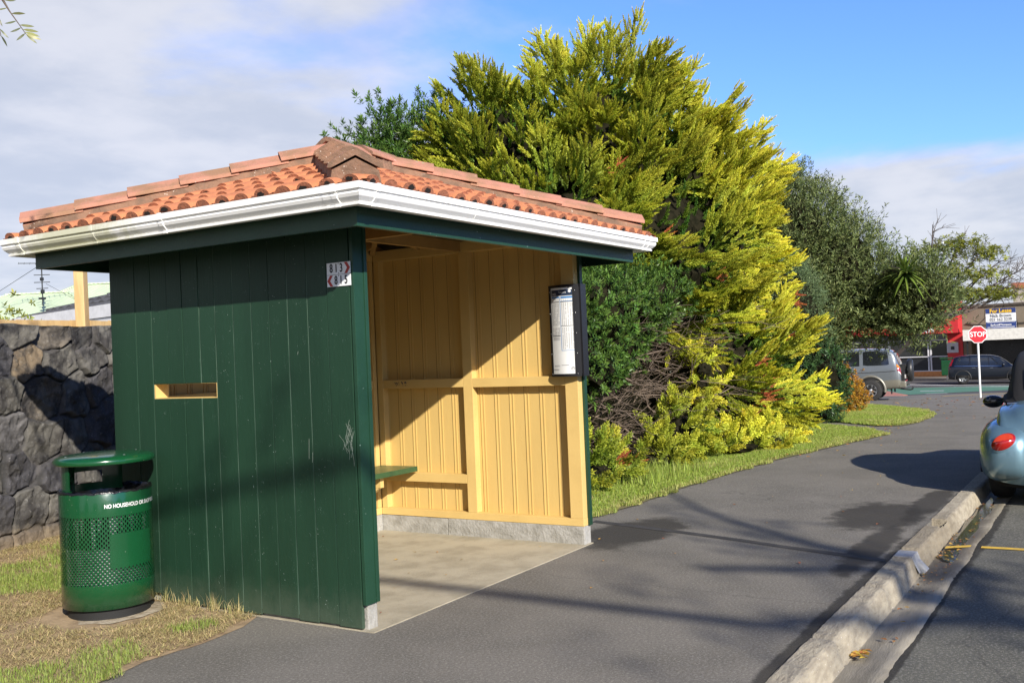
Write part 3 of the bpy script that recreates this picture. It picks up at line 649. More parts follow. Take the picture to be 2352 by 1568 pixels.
# gutter: profile swept round the eaves
GP = [(-.135, -.004), (-.135, -.100), (-.060, -.112), (-.052, -.112), (-.040, -.110), (-.038, -.100), (-.046, -.096), (-.034, -.086), (-.018, -.070), (-.010, -.054), (-.013, -.042), (-.006, -.036), (0, -.034), (0, 0), (-.006, .001), (-.010, -.004)]
def gut(b, prof, push=0, rngs=None):
    C = [(AX0, AY0, -1, -1), (AX1, AY0, 1, -1), (AX1, AY1, 1, 1), (AX0, AY1, -1, 1)]
    for i in range(4):
        c0, c1 = C[i], C[(i+1) % 4]; n = len(prof)
        a = [Vector((c0[0]+c0[2]*(q[0]+push), c0[1]+c0[3]*(q[0]+push), ZG+q[1])) for q in prof]
        c = [Vector((c1[0]+c1[2]*(q[0]+push), c1[1]+c1[3]*(q[0]+push), ZG+q[1])) for q in prof]
        b.add(a+c, [(k, k+1, n+k+1, n+k) for k in range(n-1)], 0)
b = MB(); gut(b, GP); gt = b.build('gutter', m_white, sh)
def clip(side, s, w=.035, push=.004):
    b = MB(); pf = GP[3:14]; n = len(pf)
    def P(q, t):
        d, z = q; d += push; z += (push if z > -.02 else -push*.6)
        return (AX0-d, t, ZG+z) if side == 'L' else (t, AY0-d, ZG+z)
    for (wa, pu) in ((w, 0),):
        vs = [P(q, s-wa/2) for q in pf]+[P(q, s+wa/2) for q in pf]
        b.add(vs, [(k, k+1, n+k+1, n+k) for k in range(n-1)])
    inn = [((AX0-q[0]+.001, s+sg*w/2, ZG+q[1]) if side == 'L' else (s+sg*w/2, AY0-q[0]+.001, ZG+q[1])) for sg in (-1, 1) for q in pf]
    vs = [P(q, s-w/2) for q in pf]+[P(q, s+w/2) for q in pf]+inn
    b.add(vs, [(k, k+1, 2*n+k+1, 2*n+k) for k in range(n-1)]+[(n+k, n+k+1, 3*n+k+1, 3*n+k) for k in range(n-1)])
    b.build('gutter_bracket', m_white, gt)
for s in (2.45, 1.02, .0-.33): clip('L', s)
clip('L', 1.66, .006, .002); clip('L', -.30, .10, .002)
for s in (-.33, 3.06, 3.14): clip('F', s, .03)
clip('F', .6, .006, .002)
# downpipe on the far side
b = MB(); b.tube([(3.17, .42, 2.36), (3.17, .42, 2.26), (3.12, .40, 2.19), (2.95, .36, 2.13), (2.84, .34, 2.10), (2.815, .33, 2.04), (2.815, .33, .05)], .036, 12)
b.build('downpipe', mat('black green downpipe', (.010, .016, .014), .4), sh)

# ---------------------------------------------------------------- number signs
def arial(mb, s, P, ex, ey, h, sx, mi): text_mb(mb, s, P, ex, ey, h*1.38, mi, sx, bold=.0021)
m_sgn = mat('white sign face', (.72, .74, .76), .4, (.60, .62, .64), .6, 25); m_blk = mat('black lettering', (.012, .013, .018), .5); m_red = mat('red chevron', (.38, .025, .02), .5)
for nm, z0, z1, txt, d, lab in (('number_sign', 2.0525, 2.121, '813', 1, 'white plate reading 813 with red chevron pointing right, on the green wall'), ('number_sign', 1.983, 2.0505, '815', -1, 'white plate reading 815 with red chevron pointing left, below plate 813')):
    ya, yb = .1655, -.014; t = thing(nm, lab, 'sign', (-.004, (ya+yb)/2, z0), group='number plates at the corner of the shelter')
    b = MB(); b.box(-.0075, -.004, yb, ya, z0, z1); b.build('plate', m_sgn, t, bevel=.0006)
    zc = (z0+z1)/2; yc = (ya+yb)/2; ex = Vector((0, -1, 0)); ey = Vector((0, 0, 1)); h = z1-z0
    b = MB()
    for i, ch in enumerate(txt): arial(b, ch, (-.0082, yc-d*(-.017)-(-.038+.038*i)-.0, zc), ex, ey, h*.74, .66, 0)
    b.build('numerals', m_blk, t)
    b = MB(); tipy = yb if d > 0 else ya
    base = tipy+d*.046; w = .022
    b.add([(-.0080, base, z1-.002), (-.0080, base-d*w, z1-.002), (-.0080, tipy+d*.001, zc), (-.0080, base-d*w, z0+.002), (-.0080, base, z0+.002), (-.0080, tipy+d*.024, zc)], [(0, 1, 2, 5), (5, 2, 3, 4)])
    b.build('chevron', m_red, t)
    for zz in (z0+.006, z1-.006): b = MB(); b.lathe([(0, -.0085), (.003, -.008), (.0035, -.0078)], 8, (0, yc, zz), axis='x'); b.build('screw', m_blk, t)

# ---------------------------------------------------------------- timetable case
def timetable():
    t = thing('timetable_case', 'curved black bus timetable case with white timetable fixed to the shelter post', 'timetable', (SW-ST, .05, 1.35))
    ya, yb, z0, z1 = .178, -.098, 1.352, 2.085; W_ = ya-yb; bulge = .038
    def P(u, v, o=0):       # u 0..1 left to right (towards -y), v 0..1 up
        y = ya-u*W_; return Vector((SW-ST-.028-bulge*math.sin(PI*u)-o, y-.0*o, z0+v*(z1-z0)))
    b = MB(); n = 16
    b.grid(lambda i, j: P(i, j), n, 2, 0)
    for v in (0, 1):
        vs = [P(i/n, v) for i in range(n+1)]+[Vector((SW-ST-.001, ya, z0+v*(z1-z0))), Vector((SW-ST-.001, yb, z0+v*(z1-z0)))]
        b.add(vs, [tuple(range(n+1))+(n+2, n+1)])
    b.box(SW-ST-.03, SW-ST-.001, ya-.004, ya+.004, z0, z1); b.box(SW-ST-.03, SW-ST+.06, yb-.012, yb, z0, z1)
    b.build('case', mat('black plastic', (.012, .012, .014), .35), t)
    b = MB()
    def rim(u0, u1, v0, v1, o=.008):
        m = 10; A = [P(u0+(u1-u0)*i/m, v0) for i in range(m+1)]; B = [P(u0+(u1-u0)*i/m, v1) for i in range(m+1)]; C = [P(u0+(u1-u0)*i/m, v0, o) for i in range(m+1)]; D = [P(u0+(u1-u0)*i/m, v1, o) for i in range(m+1)]
        k = m+1; b.add(A+B+C+D, [(2*k+i, 2*k+i+1, 3*k+i+1, 3*k+i) for i in range(m)]+[(i, i+1, 2*k+i+1, 2*k+i) for i in range(m)]+[(k+i, k+i+1, 3*k+i+1, 3*k+i) for i in range(m)]+[(0, k, 3*k, 2*k), (m, k+m, 3*k+m, 2*k+m)])
    rim(0, 1, .972, 1.0, .010); rim(0, 1, 0, .028, .010); rim(0, .075, 0, 1, .006); rim(.84, 1, 0, 1, .012)
    b.build('frame', MATS['black plastic'], t)
    b = MB(); b.grid(lambda i, j: P(.08+i*.755, .03+j*.94, .0015), 14, 2, 0); ps = b.build('poster', mat('white timetable paper', (.72, .73, .72), .35, (.66, .67, .65), .5, 8, coat=.3), t)
    U = lambda u: .08+u*.755
    def strip(b, u0, u1, v0, v1, o=.0025):
        m = max(1, int((u1-u0)*12)); b.grid(lambda i, j: P(U(u0+(u1-u0)*i), .03+.94*(v0+(v1-v0)*j), o), m, 1, 0)
    b = MB(); strip(b, .04, .97, .905, .975); b.build('header', mat('navy print', (.02, .035, .07), .4), ps)
    b = MB(); strip(b, .05, .44, .880, .897); strip(b, .50, .97, .875, .897); strip(b, .455, .475, .27, .895); strip(b, .475, .97, .268, .273); strip(b, .5, .97, .84, .845); b.build('rules', mat('blue print', (.05, .20, .48), .4), ps)
    b = MB(); strip(b, .04, .43, .832, .840); strip(b, .04, .43, .438, .445); strip(b, .48, .97, .552, .558); strip(b, .48, .97, .832, .838)
    strip(b, .035, .045, .44, .88); b.build('table_lines', mat('dark print', (.03, .035, .05), .5), ps)
    b = MB(); rr = random.Random(4)
    for c in ([.07, .145, .22, .30, .37], [.52, .60, .68, .77, .86, .93]):
        for k, u in enumerate(c):
            lo = .45 if c[0] < .3 else .285; v = .82
            while v > lo:
                if rr.random() < .93 and abs(v-.555) > .01: strip(b, u, u+.042, v-.0045, v, .0024)
                v -= .0105
            for q in range(2): b.add([P(U(u+.01), .03+.94*(.845), .0026), P(U(u+.018), .03+.94*(.845), .0026), P(U(u+.05), .03+.94*.868, .0026), P(U(u+.04), .03+.94*.868, .0026)], [(0, 1, 2, 3)])
    for v in (.425, .415, .405, .395, .10, .09): strip(b, .06, .35 if v < .2 else .4, v-.003, v, .0024)
    for v in (.055, .047): strip(b, .02, .3, v-.003, v, .0024)
    strip(b, .42, .74, .098, .1035, .0024)
    b.build('times_print', mat('grey print', (.22, .22, .24), .5), ps)
    b = MB(); H = .027
    fn = lambda u0, v0: (lambda x, y: P(U(u0+x/.205), .03+.94*(v0)+y/.733, .003))
    text_mb(b, '3481', None, None, None, .030, 0, .8, 'LEFT', fn=fn(.07, .925)); text_mb(b, 'Takapuna', None, None, None, .021, 0, .85, 'LEFT', fn=fn(.40, .945))
    m = 14; b.add([P(U(.87+.055*math.cos(2*PI*k/m)), .03+.94*(.955+.016*math.sin(2*PI*k/m)), .003) for k in range(m)], [tuple(range(m))])
    b.build('lettering', mat('white print', (.75, .76, .78), .5), ps)
    b = MB(); m = 18
    for k in range(m):
        a, c = 2*PI*k/m, 2*PI*(k+1)/m; q = lambda an, r: P(U(.89+r*math.cos(an)), .03+.94*(.062+r*.29*math.sin(an)), .003)
        b.add([q(a, .065), q(c, .065), q(c, .055), q(a, .055)], [(0, 1, 2, 3)])
    text_mb(b, 'AT', None, None, None, .016, 0, .8, 'CENTER', fn=fn(.89, .064)); b.build('emblem', MATS['dark print'], ps)
    b = MB()
    for u in (.035, .90):
        for v in (.03, .25, .47, .69, .93):
            c = P(u, v, .013 if u > .5 else .007); b.lathe([(0, -.003), (.003, -.0025), (.004, 0)], 8, c, axis='x')
    b.build('screws', mat('silver screw', (.6, .6, .6), .3, metal=.9), t)
timetable()

# ---------------------------------------------------------------- litter bin
def litter_bin():
    cx, cy, r = -.335, 1.825, .278; zb, zt = .085, .805
    t = thing('litter_bin', 'round green perforated metal litter bin with a lid, beside the green wall', 'litter bin', (cx, cy, .01))
    def gl(name, col, rough=.22): return mat(name, col, rough, tuple(c*.85 for c in col), .5, 4, .03, 60, spec=.5, coat=.4, spots=[(40, .045, (.5, .5, .45))])
    gm = gl('glossy green bin paint', (.005, .062, .020)); 
    # perforated sheet: round-ended slots cut by transparency
    m = bpy.data.materials.new('perforated green sheet'); m.use_nodes = True; tt = m.node_tree; p = tt.nodes['Principled BSDF']; out = tt.nodes['Material Output']
    p.inputs['Base Color'].default_value = (.005, .062, .020, 1); p.inputs['Roughness'].default_value = .22; p.inputs['Coat Weight'].default_value = .4
    uv = N(tt, 'ShaderNodeUVMap'); sp = N(tt, 'ShaderNodeSeparateXYZ'); tt.links.new(uv.outputs[0], sp.inputs[0])
    PU, PV = .0265, .0300      # slot pitch in metres round / up the body
    uu = math_n(tt, 'DIVIDE', sp.outputs[0], PU); vv = math_n(tt, 'DIVIDE', sp.outputs[1], PV)
    def slot(du, dv):
        a = math_n(tt, 'SUBTRACT', math_n(tt, 'FRACT', math_n(tt, 'ADD', uu, du)), .5); c = math_n(tt, 'SUBTRACT', math_n(tt, 'FRACT', math_n(tt, 'ADD', vv, dv)), .5)
        a = math_n(tt, 'MULTIPLY', a, PU); c = math_n(tt, 'MAXIMUM', math_n(tt, 'SUBTRACT', math_n(tt, 'ABSOLUTE', math_n(tt, 'MULTIPLY', c, PV)), .0045), 0.)
        return math_n(tt, 'LESS_THAN', math_n(tt, 'ADD', math_n(tt, 'MULTIPLY', a, a), math_n(tt, 'MULTIPLY', c, c)), .0046**2)
    hole = math_n(tt, 'MAXIMUM', slot(0, 0), slot(.5, .5))
    tr = N(tt, 'ShaderNodeBsdfTransparent'); mx = N(tt, 'ShaderNodeMixShader'); tt.links.new(hole, mx.inputs[0]); tt.links.new(p.outputs[0], mx.inputs[1]); tt.links.new(tr.outputs[0], mx.inputs[2]); tt.links.new(mx.outputs[0], out.inputs[0])
    n = 96; za, zc = .235, .655
    b = MB(); b.lathe([(r-.02, zb), (r, zb), (r, za)], n, (cx, cy, 0)); b.build('lower_band', gm, t); b = MB(); b.lathe([(r, zc), (r, zt-.004), (r-.002, zt), (r-.006, zt), (r-.004, zc)], n, (cx, cy, 0))
    body = b.build('upper_band', gm, t)
    # sheet with a plain notice panel left in it
    vd = math.atan2(CAM.y-cy, CAM.x-cx); b = MB(); uvs = []
    pa0, pa1, pz0, pz1 = vd+.06, vd+1.12, .335, .545
    def seg(a0, a1, z0, z1, mi, k):
        o = len(b.v); b.grid(lambda i, j: (cx+r*math.cos(a0+(a1-a0)*i), cy+r*math.sin(a0+(a1-a0)*i), z0+(z1-z0)*j), k, 1, mi)
    seg(pa1, pa0+2*PI, za, zc, 0, 76); seg(pa0, pa1, za, pz0, 0, 18); seg(pa0, pa1, pz0, pz1, 1, 18); seg(pa0, pa1, pz1, zc, 0, 18)
    pf = b.build('perforated_sheet', [m, gm], t); me = pf.data; uvl = me.uv_layers.new(name='UVMap')
    for poly in me.polygons:
        am = None
        for li in poly.loop_indices:
            v = me.vertices[me.loops[li].vertex_index].co; a = math.atan2(v.y, v.x)-vd-PI/9
            a %= 2*PI
            if am is None: am = a
            if a-am > PI: a -= 2*PI
            if am-a > PI: a += 2*PI
            uvl.data[li].uv = (a*r, v.z+.01)
    # black liner
    b = MB(); b.lathe([(r-.035, zb+.02), (r-.030, zt-.05)], 40, (cx, cy, 0)); b.lathe([(0, zb+.02), (r-.035, zb+.02)], 40, (cx, cy, 0)); b.build('inner_bin', mat('grey galvanised inner bin', (.16, .17, .17), .35, (.42, .44, .43), 1., 9, metal=.5, stretch=(1, 1, .5)), t)
    b = MB(); nn = 72; vs = []
    for q, (rad, z) in enumerate([(r-.028, zt-.35), (r-.032, zt-.12), (r-.020, zt-.03), (r-.005, zt+.004), (r+.0015, zt+.006), (r+.0025, zt-.010)]):
        for k in range(nn): a = 2*PI*k/nn; w = .006*math.sin(k*2.3+q)+.004*math.sin(k*5.1); vs.append((cx+(rad+(w if q < 3 else w*.15))*math.cos(a), cy+(rad+(w if q < 3 else w*.15))*math.sin(a), z+(w*.6 if q > 2 else 0)))
    b.add(vs, [(q*nn+k, q*nn+(k+1) % nn, (q+1)*nn+(k+1) % nn, (q+1)*nn+k) for q in range(5) for k in range(nn)], 0, True)
    b.lathe([(0, zt-.33), (r-.028, zt-.35)], 40, (cx, cy, 0)); b.build('bin_liner', mat('black plastic bag', (.008, .008, .009), .22, bump=.6, bs=25), t)
    # hood: curved back plate with a mouth through it, and the lid
    b = MB(); h0, h1 = zt-.03, .975; rr = r-.022; back = vd+PI
    def hood(a0, a1, z0, z1):
        for rad in (rr, rr-.006): b.grid(lambda i, j: (cx+rad*math.cos(a0+(a1-a0)*i), cy+rad*math.sin(a0+(a1-a0)*i), z0+(z1-z0)*j), 12, 1, 0)
    L_ = vd-PI/2   # left-hand side as seen from the footpath
    hood(L_-.75, L_+.62, h0, h1); hood(L_-2.0, L_-1.50, h0, h1); hood(L_-1.50, L_-.75, .90, h1); hood(L_-1.50, L_-.75, h0, h0+.045)
    b.build('hood', gm, t)
    b = MB(); R2 = .305
    b.lathe([(0, 1.034), (R2*.6, 1.030), (R2*.86, 1.022), (R2*.96, 1.012), (R2, .998), (R2, .978), (R2-.006, .972), (R2-.02, .970), (0, .972)], 64, (cx, cy, 0)); lid = b.build('lid', gm, t)
    b = MB()
    for a in (vd+.5, vd+2.2, vd-2.6, vd-1.2): b.lathe([(.008, 0), (.007, .004), (0, .006)], 8, (cx+.24*math.cos(a), cy+.24*math.sin(a), 1.021))
    b.build('rivets', mat('steel rivet', (.6, .6, .58), .3, metal=.8), lid)
    # black plinth and text
    b = MB(); b.lathe([(r-.03, .0), (r-.03, zb+.01)], 48, (cx, cy, 0)); b.build('base', mat('black bin base', (.01, .01, .01), .8), t)
    b = MB()
    def bend(u, v): a = vd-.045+(u+.0)/r; return Vector((cx+(r+.0012)*math.cos(a), cy+(r+.0012)*math.sin(a), .717+v))
    text_mb(b, 'NO HOUSEHOLD OR SHOP REFUSE', None, None, None, .034, 0, .80, 'LEFT', fn=bend, bold=.0009); b.build('lettering', mat('white lettering', (.8, .8, .8), .5), t)
    # worn concrete pad (belongs to the ground)
    b = MB(); vs = [(cx, cy, .030)]; k = 40
    for q in range(k): a = 2*PI*q/k; rad = .335+.035*mnoise.noise(Vector((math.cos(a)*2, math.sin(a)*2, 4)))*2; vs.append((cx+rad*math.cos(a), cy+rad*math.sin(a), .018))
    b.add(vs, [(0, q+1, (q+1) % k+1) for q in range(k)]); b.build('concrete_pad', mat('rough concrete pad', (.40, .34, .25), .95, (.24, .19, .12), 1., 12, 1., 40), kind='structure')
litter_bin()

# ---------------------------------------------------------------- basalt wall
def stone_wall():
    P0 = Vector((.36, 4.10)); P1 = Vector((1.72, 4.50)); d = (P1-P0).normalized(); nrm = Vector((d.y, -d.x))
    s0, s1 = -5.2, 5.4; z0, z1 = -.02, 1.975; rg = np.random.default_rng(21)
    cells = []; y = z0-.1
    rows = [.34, .30, .36, .31, .33, .29, .20]; z = -.12
    for ri, h in enumerate(rows):
        s = s0-.3+rg.random()*.3
        while s < s1+.3:
            w = rg.uniform(.26, .52); cells.append((s+w/2, z+h/2+rg.uniform(-.07, .07)*(1 if ri < 6 else .2), rg.uniform(.8, 1.15))); s += w
        z += h
    C = np.array(cells); nu, nv = 1060, 200; U, V = np.meshgrid(np.linspace(s0, s1, nu), np.linspace(z0, z1, nv), indexing='ij')
    u, v = U.ravel(), V.ravel(); wx = (fbm(u, v, 3.1, 5)-.5)*.16; wy = (fbm(u, v, 3.1, 15)-.5)*.16
    D = np.sqrt(((u+wx)[:, None]-C[:, 0])**2+(((v+wy)[:, None]-C[:, 1])*1.15)**2)
    ix = np.argsort(D, axis=1)[:, :2]; rows_ = np.arange(len(u)); d1 = D[rows_, ix[:, 0]]; d2 = D[rows_, ix[:, 1]]; edge = d2-d1; idn = ix[:, 0]
    t = np.clip(edge/.034, 0, 1); t = t*t*(3-2*t)
    tilt = (rg.random((len(C), 2))-.5)*.30; hh = rg.uniform(.015, .045, len(C))
    facet = (np.abs(fbm(u, v, 5, 35)-.5)*2)*.055+(fbm(u, v, 14, 45)-.5)*.03+(fbm(u, v, 40, 55)-.5)*.010
    C2 = np.stack([rg.uniform(s0, s1, 2600), rg.uniform(z0, z1, 2600)], 1); H2 = np.zeros(len(u)); t2 = (rg.random((2600, 3))-.5)
    o2 = np.argsort(C2[:, 0]); C2 = C2[o2]
    for a0_ in range(0, len(u), nv*4):
        sl_ = slice(a0_, a0_+nv*4); um = u[sl_].mean(); kk = np.where(np.abs(C2[:, 0]-um) < .30)[0]; wu = u[sl_]+wx[sl_]*.5; wv = v[sl_]+wy[sl_]*.5
        d_ = (wu[:, None]-C2[kk, 0])**2+(wv[:, None]-C2[kk, 1])**2; m_i = kk[np.argmin(d_, 1)]; H2[sl_] = (u[sl_]-C2[m_i, 0])*t2[m_i, 0]*.24+(v[sl_]-C2[m_i, 1])*t2[m_i, 1]*.24+t2[m_i, 2]*.006
    facet = facet*.6+H2
    H = t*(hh[idn]+(u-C[idn, 0])*tilt[idn, 0]+(v-C[idn, 1])*tilt[idn, 1]+facet)+(1-t)*(fbm(u, v, 30, 66)-.5)*.012
    H = np.clip(H, -.02, .13)
    top = 1.0
    vz = v+np.where(V.ravel() > z1-.001, (fbm(u, v*0, 4, 8)-.5)*.05, 0)
    PX = P0.x+d.x*u+nrm.x*H; PY = P0.y+d.y*u+nrm.y*H
    Vt = np.stack([PX, PY, vz], 1)
    # top and back
    tv = Vt.reshape(nu, nv, 3)[:, -1].copy(); bk = tv.copy(); bk[:, 0] -= nrm.x*.34; bk[:, 1] -= nrm.y*.34; bk2 = bk.copy(); bk2[:, 2] = z0
    i, j = np.meshgrid(np.arange(nu-1), np.arange(nv-1), indexing='ij'); i = i.ravel(); j = j.ravel(); F = np.stack([i*nv+j, (i+1)*nv+j, (i+1)*nv+j+1, i*nv+j+1], 1)
    o = len(Vt); k = np.arange(nu-1); F2 = np.stack([k*nv+nv-1, (k+1)*nv+nv-1, o+k+1, o+k], 1); F3 = np.stack([o+k, o+k+1, o+nu+k+1, o+nu+k], 1)
    Vall = np.concatenate([Vt, bk, bk2]); Fall = np.concatenate([F, F2, F3])
    hue = rg.random(len(C)); tint = np.concatenate([hue[idn], np.zeros(2*nu)]); m_ = np.concatenate([t, np.ones(2*nu)])
    m = bpy.data.materials.new('basalt blocks'); m.use_nodes = True; tt = m.node_tree; p = tt.nodes['Principled BSDF']; p.inputs['Roughness'].default_value = .9; p.inputs['Specular IOR Level'].default_value = .25
    a = N(tt, 'ShaderNodeAttribute', attribute_name='tint'); e = N(tt, 'ShaderNodeAttribute', attribute_name='tip'); co = N(tt, 'ShaderNodeTexCoord')
    rp = N(tt, 'ShaderNodeValToRGB'); rp.color_ramp.interpolation = 'CONSTANT'; E_ = rp.color_ramp.elements; E_[0].color = (.11, .104, .092, 1); E_[1].position = .22; E_[1].color = (.15, .142, .125, 1)
    for ps, cc in ((.4, (.12, .115, .105, 1)), (.58, (.15, .13, .105, 1)), (.7, (.075, .073, .08, 1)), (.86, (.19, .145, .095, 1)), (.90, (.12, .115, .115, 1))): q = E_.new(ps); q.color = cc
    tt.links.new(a.outputs['Fac'], rp.inputs[0])
    n = N(tt, 'ShaderNodeTexNoise', ins={'Scale': 4.5, 'Detail': 8, 'Roughness': .65}); tt.links.new(co.outputs['Object'], n.inputs['Vector']); c = mix_c(tt, smooth(tt, n.outputs[0], .4, .62), rp.outputs[0], (.048, .045, .044))
    n2_ = N(tt, 'ShaderNodeTexNoise', ins={'Scale': 38., 'Detail': 6, 'Roughness': .7}); tt.links.new(co.outputs['Object'], n2_.inputs['Vector']); c = mix_c(tt, math_n(tt, 'MULTIPLY', smooth(tt, n2_.outputs[0], .56, .7), .55), c, (.27, .265, .25))
    n4_ = N(tt, 'ShaderNodeTexNoise', ins={'Scale': 3.1, 'Detail': 6}); tt.links.new(co.outputs['Object'], n4_.inputs['Vector'])
    c = mix_c(tt, math_n(tt, 'SUBTRACT', 1., e.outputs['Fac']), c, mix_c(tt, smooth(tt, n4_.outputs[0], .45, .6), (.085, .08, .08), (.03, .03, .03)))
    sp = N(tt, 'ShaderNodeSeparateXYZ'); tt.links.new(co.outputs['Object'], sp.inputs[0]); low = math_n(tt, 'MULTIPLY', smooth(tt, math_n(tt, 'ADD', sp.outputs[2], math_n(tt, 'MULTIPLY', n.outputs[0], .5)), .62, .34), .6)
    c = mix_c(tt, low, c, (.27, .20, .12)); tt.links.new(c, p.inputs['Base Color'])
    bn = N(tt, 'ShaderNodeBump', ins={'Strength': .7, 'Distance': .012}); tt.links.new(n2_.outputs[0], bn.inputs['Height']); tt.links.new(bn.outputs[0], p.inputs['Normal'])
    o = np_mesh('stone_wall', Vall, Fall, m, attrs={'tint': tint, 'tip': m_}); o['label'] = 'dark grey basalt block wall behind the litter bin'; o['category'] = 'wall'
    # pale timber fence and post behind it
    f = thing('timber_fence', 'new pale pine paling fence just showing above the stone wall', 'fence', (P0.x, P0.y+.8, 0))
    m_pine = mat('fresh pine', (.58, .40, .18), .75, (.46, .29, .12), .9, 5, .3, 60, stretch=(3, 3, .35), spots=[(9, .05, (.25, .12, .05))])
    b = MB(); q0 = Vector(P0)-nrm*.9; rr = random.Random(2)
    for k in range(-38, 40):
        s = k*.15; a = q0+d*s; c2 = q0+d*(s+.146); zt = 2.065+.0135*s+rr.uniform(-.004, .004); th = nrm*(.02)
        b.add([(a.x, a.y, 0), (c2.x, c2.y, 0), (c2.x-th.x, c2.y-th.y, 0), (a.x-th.x, a.y-th.y, 0), (a.x, a.y, zt), (c2.x, c2.y, zt), (c2.x-th.x, c2.y-th.y, zt), (a.x-th.x, a.y-th.y, zt)], [(0, 1, 5, 4), (2, 3, 7, 6), (4, 5, 6, 7), (1, 2, 6, 5), (0, 4, 7, 3)])
    b.build('palings', m_pine, f); b = MB(); a = q0+d*-5.6-nrm*.05; c2 = q0+d*5.9-nrm*.05; b.beam((a.x, a.y, 1.7), (c2.x, c2.y, 1.72), .05, .1); b.build('fence_rail', m_pine, f)
    b = MB(); pc = Vector((2.07, 5.43)); b.box(-.056, .056, -.05, .05, 0, 2.95, M=Matrix.Translation((pc.x, pc.y, 0)) @ Matrix.Rotation(R(32), 4, 'Z') @ Matrix.Rotation(R(-1.2), 4, 'Y'))
    o = b.build('timber_post', m_pine, bevel=.004, org=Vector((pc.x, pc.y, 0))); o['label'] = 'tall square pine post standing behind the fence'; o['category'] = 'post'
stone_wall()

# ---------------------------------------------------------------- foliage engine
def basis(d):
    d = d/np.linalg.norm(d, axis=1, keepdims=True); h = np.where(np.abs(d[:, 2:3]) > .95, [[1., 0, 0]], [[0, 0, 1.]])
    a = np.cross(h, d); a /= np.linalg.norm(a, axis=1, keepdims=True); return a, np.cross(d, a), d
def scatter(name, tv, tf, tt, P, D, Sc, m, parent=None, tint=None, chunk=4000, org=None, tipk=None, **tags):
    P = np.asarray(P, float); D = np.asarray(D, float); n = len(P); Sc = np.broadcast_to(np.asarray(Sc, float), (n,))
    a, b, d = basis(D); ro = rng.random(n)*2*PI; c, s = np.cos(ro)[:, None], np.sin(ro)[:, None]; a2 = a*c+b*s; b2 = -a*s+b*c
    V = P[:, None, :]+Sc[:, None, None]*(tv[None, :, 0:1]*a2[:, None, :]+tv[None, :, 1:2]*b2[:, None, :]+tv[None, :, 2:3]*d[:, None, :])
    F = tf[None]+(np.arange(n)*len(tv))[:, None, None]
    if tint is None: tint = rng.random(n)
    tip = np.tile(tt, n) if tipk is None else (tt[None, :]*np.asarray(tipk)[:, None]).ravel()
    return np_mesh(name, V.reshape(-1, 3), F.reshape(-1, tf.shape[1]), m, parent, attrs={'tip': tip, 'tint': np.repeat(tint, len(tv))}, org=org, **tags)

def t_spray(nst=9, leaf=.17, seed=1, w=.030, spr=(.55, .95)):            # feathery cypress spray, length 1 along z
    r = np.random.default_rng(seed); V = []; F = []; T = []
    for i in range(nst):
        t = (i+.3)/nst; L = leaf*(1.25-t*.75)*1.5
        for k in range(4):
            a = k*PI/2+i*.9+r.uniform(-.4, .4); sp = r.uniform(*spr); o = np.array([0, 0, t*.85]); d = np.array([math.cos(a)*math.sin(sp), math.sin(a)*math.sin(sp), math.cos(sp)])
            s = np.cross(d, [0, 0, 1.]); s /= np.linalg.norm(s)
            for q in range(3):
                o2 = o+d*L*(.30*q); d2 = d+s*(.55*(1 if q % 2 else -1))*(q > 0)+np.array([0, 0, .25]); d2 /= np.linalg.norm(d2); l2 = L*(.62 if q else .75)
                n_ = np.cross(d2, r.normal(size=3)); n_ /= np.linalg.norm(n_); j = len(V)
                V += [o2-n_*w*.5, o2+d2*l2*.5+n_*w*.75, o2+d2*l2, o2+d2*l2*.45-n_*w*.75]; F.append((j, j+1, j+2, j+3)); T += [.25+.4*t, .6+.25*t, 1., .6+.25*t]
    j = len(V); V += [(0, 0, .75), (.03, 0, .9), (0, 0, 1.05), (-.03, 0, .9)]; F.append((j, j+1, j+2, j+3)); T += [.8, 1, 1, 1]
    return np.array(V, float), np.array(F), np.array(T)
def t_whorl(n=14, L=.5, w=.16, seed=2, spread=(.3, 1.5), up=.5, fold=.15):   # leaves round a short shoot
    r = np.random.default_rng(seed); V = []; F = []; T = []
    for i in range(n):
        t = i/n; a = i*2.4; sp = spread[1]+(spread[0]-spread[1])*t+r.uniform(-.15, .15); o = np.array([0, 0, t*up]); d = np.array([math.cos(a)*math.sin(sp), math.sin(a)*math.sin(sp), math.cos(sp)])
        s = np.cross(d, [0, 0, 1.]); s /= np.linalg.norm(s)+1e-9; nn = np.cross(s, d); l = L*r.uniform(.75, 1.15); j = len(V)
        V += [o, o+d*l*.5+s*w*l+nn*fold*l*.4, o+d*l, o+d*l*.5-s*w*l+nn*fold*l*.4]; F.append((j, j+1, j+2, j+3)); T += [.2+.4*t, .45+.5*t, .5+.5*t, .45+.5*t]
    return np.array(V, float), np.array(F), np.array(T)
def t_twig(n=12, L=.28, w=.13, seed=3):                  # olive shoot: narrow leaves in pairs along a stem
    r = np.random.default_rng(seed); V = []; F = []; T = []
    for i in range(n):
        t = (i//2)/(n/2); a = (i % 2)*PI+(i//2)*1.5+r.uniform(-.4, .4); sp = r.uniform(.5, 1.0); o = np.array([0, 0, t*.9]); d = np.array([math.cos(a)*math.sin(sp), math.sin(a)*math.sin(sp), math.cos(sp)])
        s = np.cross(d, r.normal(size=3)); s /= np.linalg.norm(s); l = L*r.uniform(.7, 1.15); j = len(V); tt = r.random()
        V += [o, o+d*l*.5+s*w*l, o+d*l, o+d*l*.5-s*w*l]; F.append((j, j+1, j+2, j+3)); T += [tt]*4
    j = len(V); V += [(-.006, 0, 0), (.006, 0, 0), (.003, 0, .95), (-.003, 0, .95)]; F.append((j, j+1, j+2, j+3)); T += [.1]*4
    return np.array(V, float), np.array(F), np.array(T)

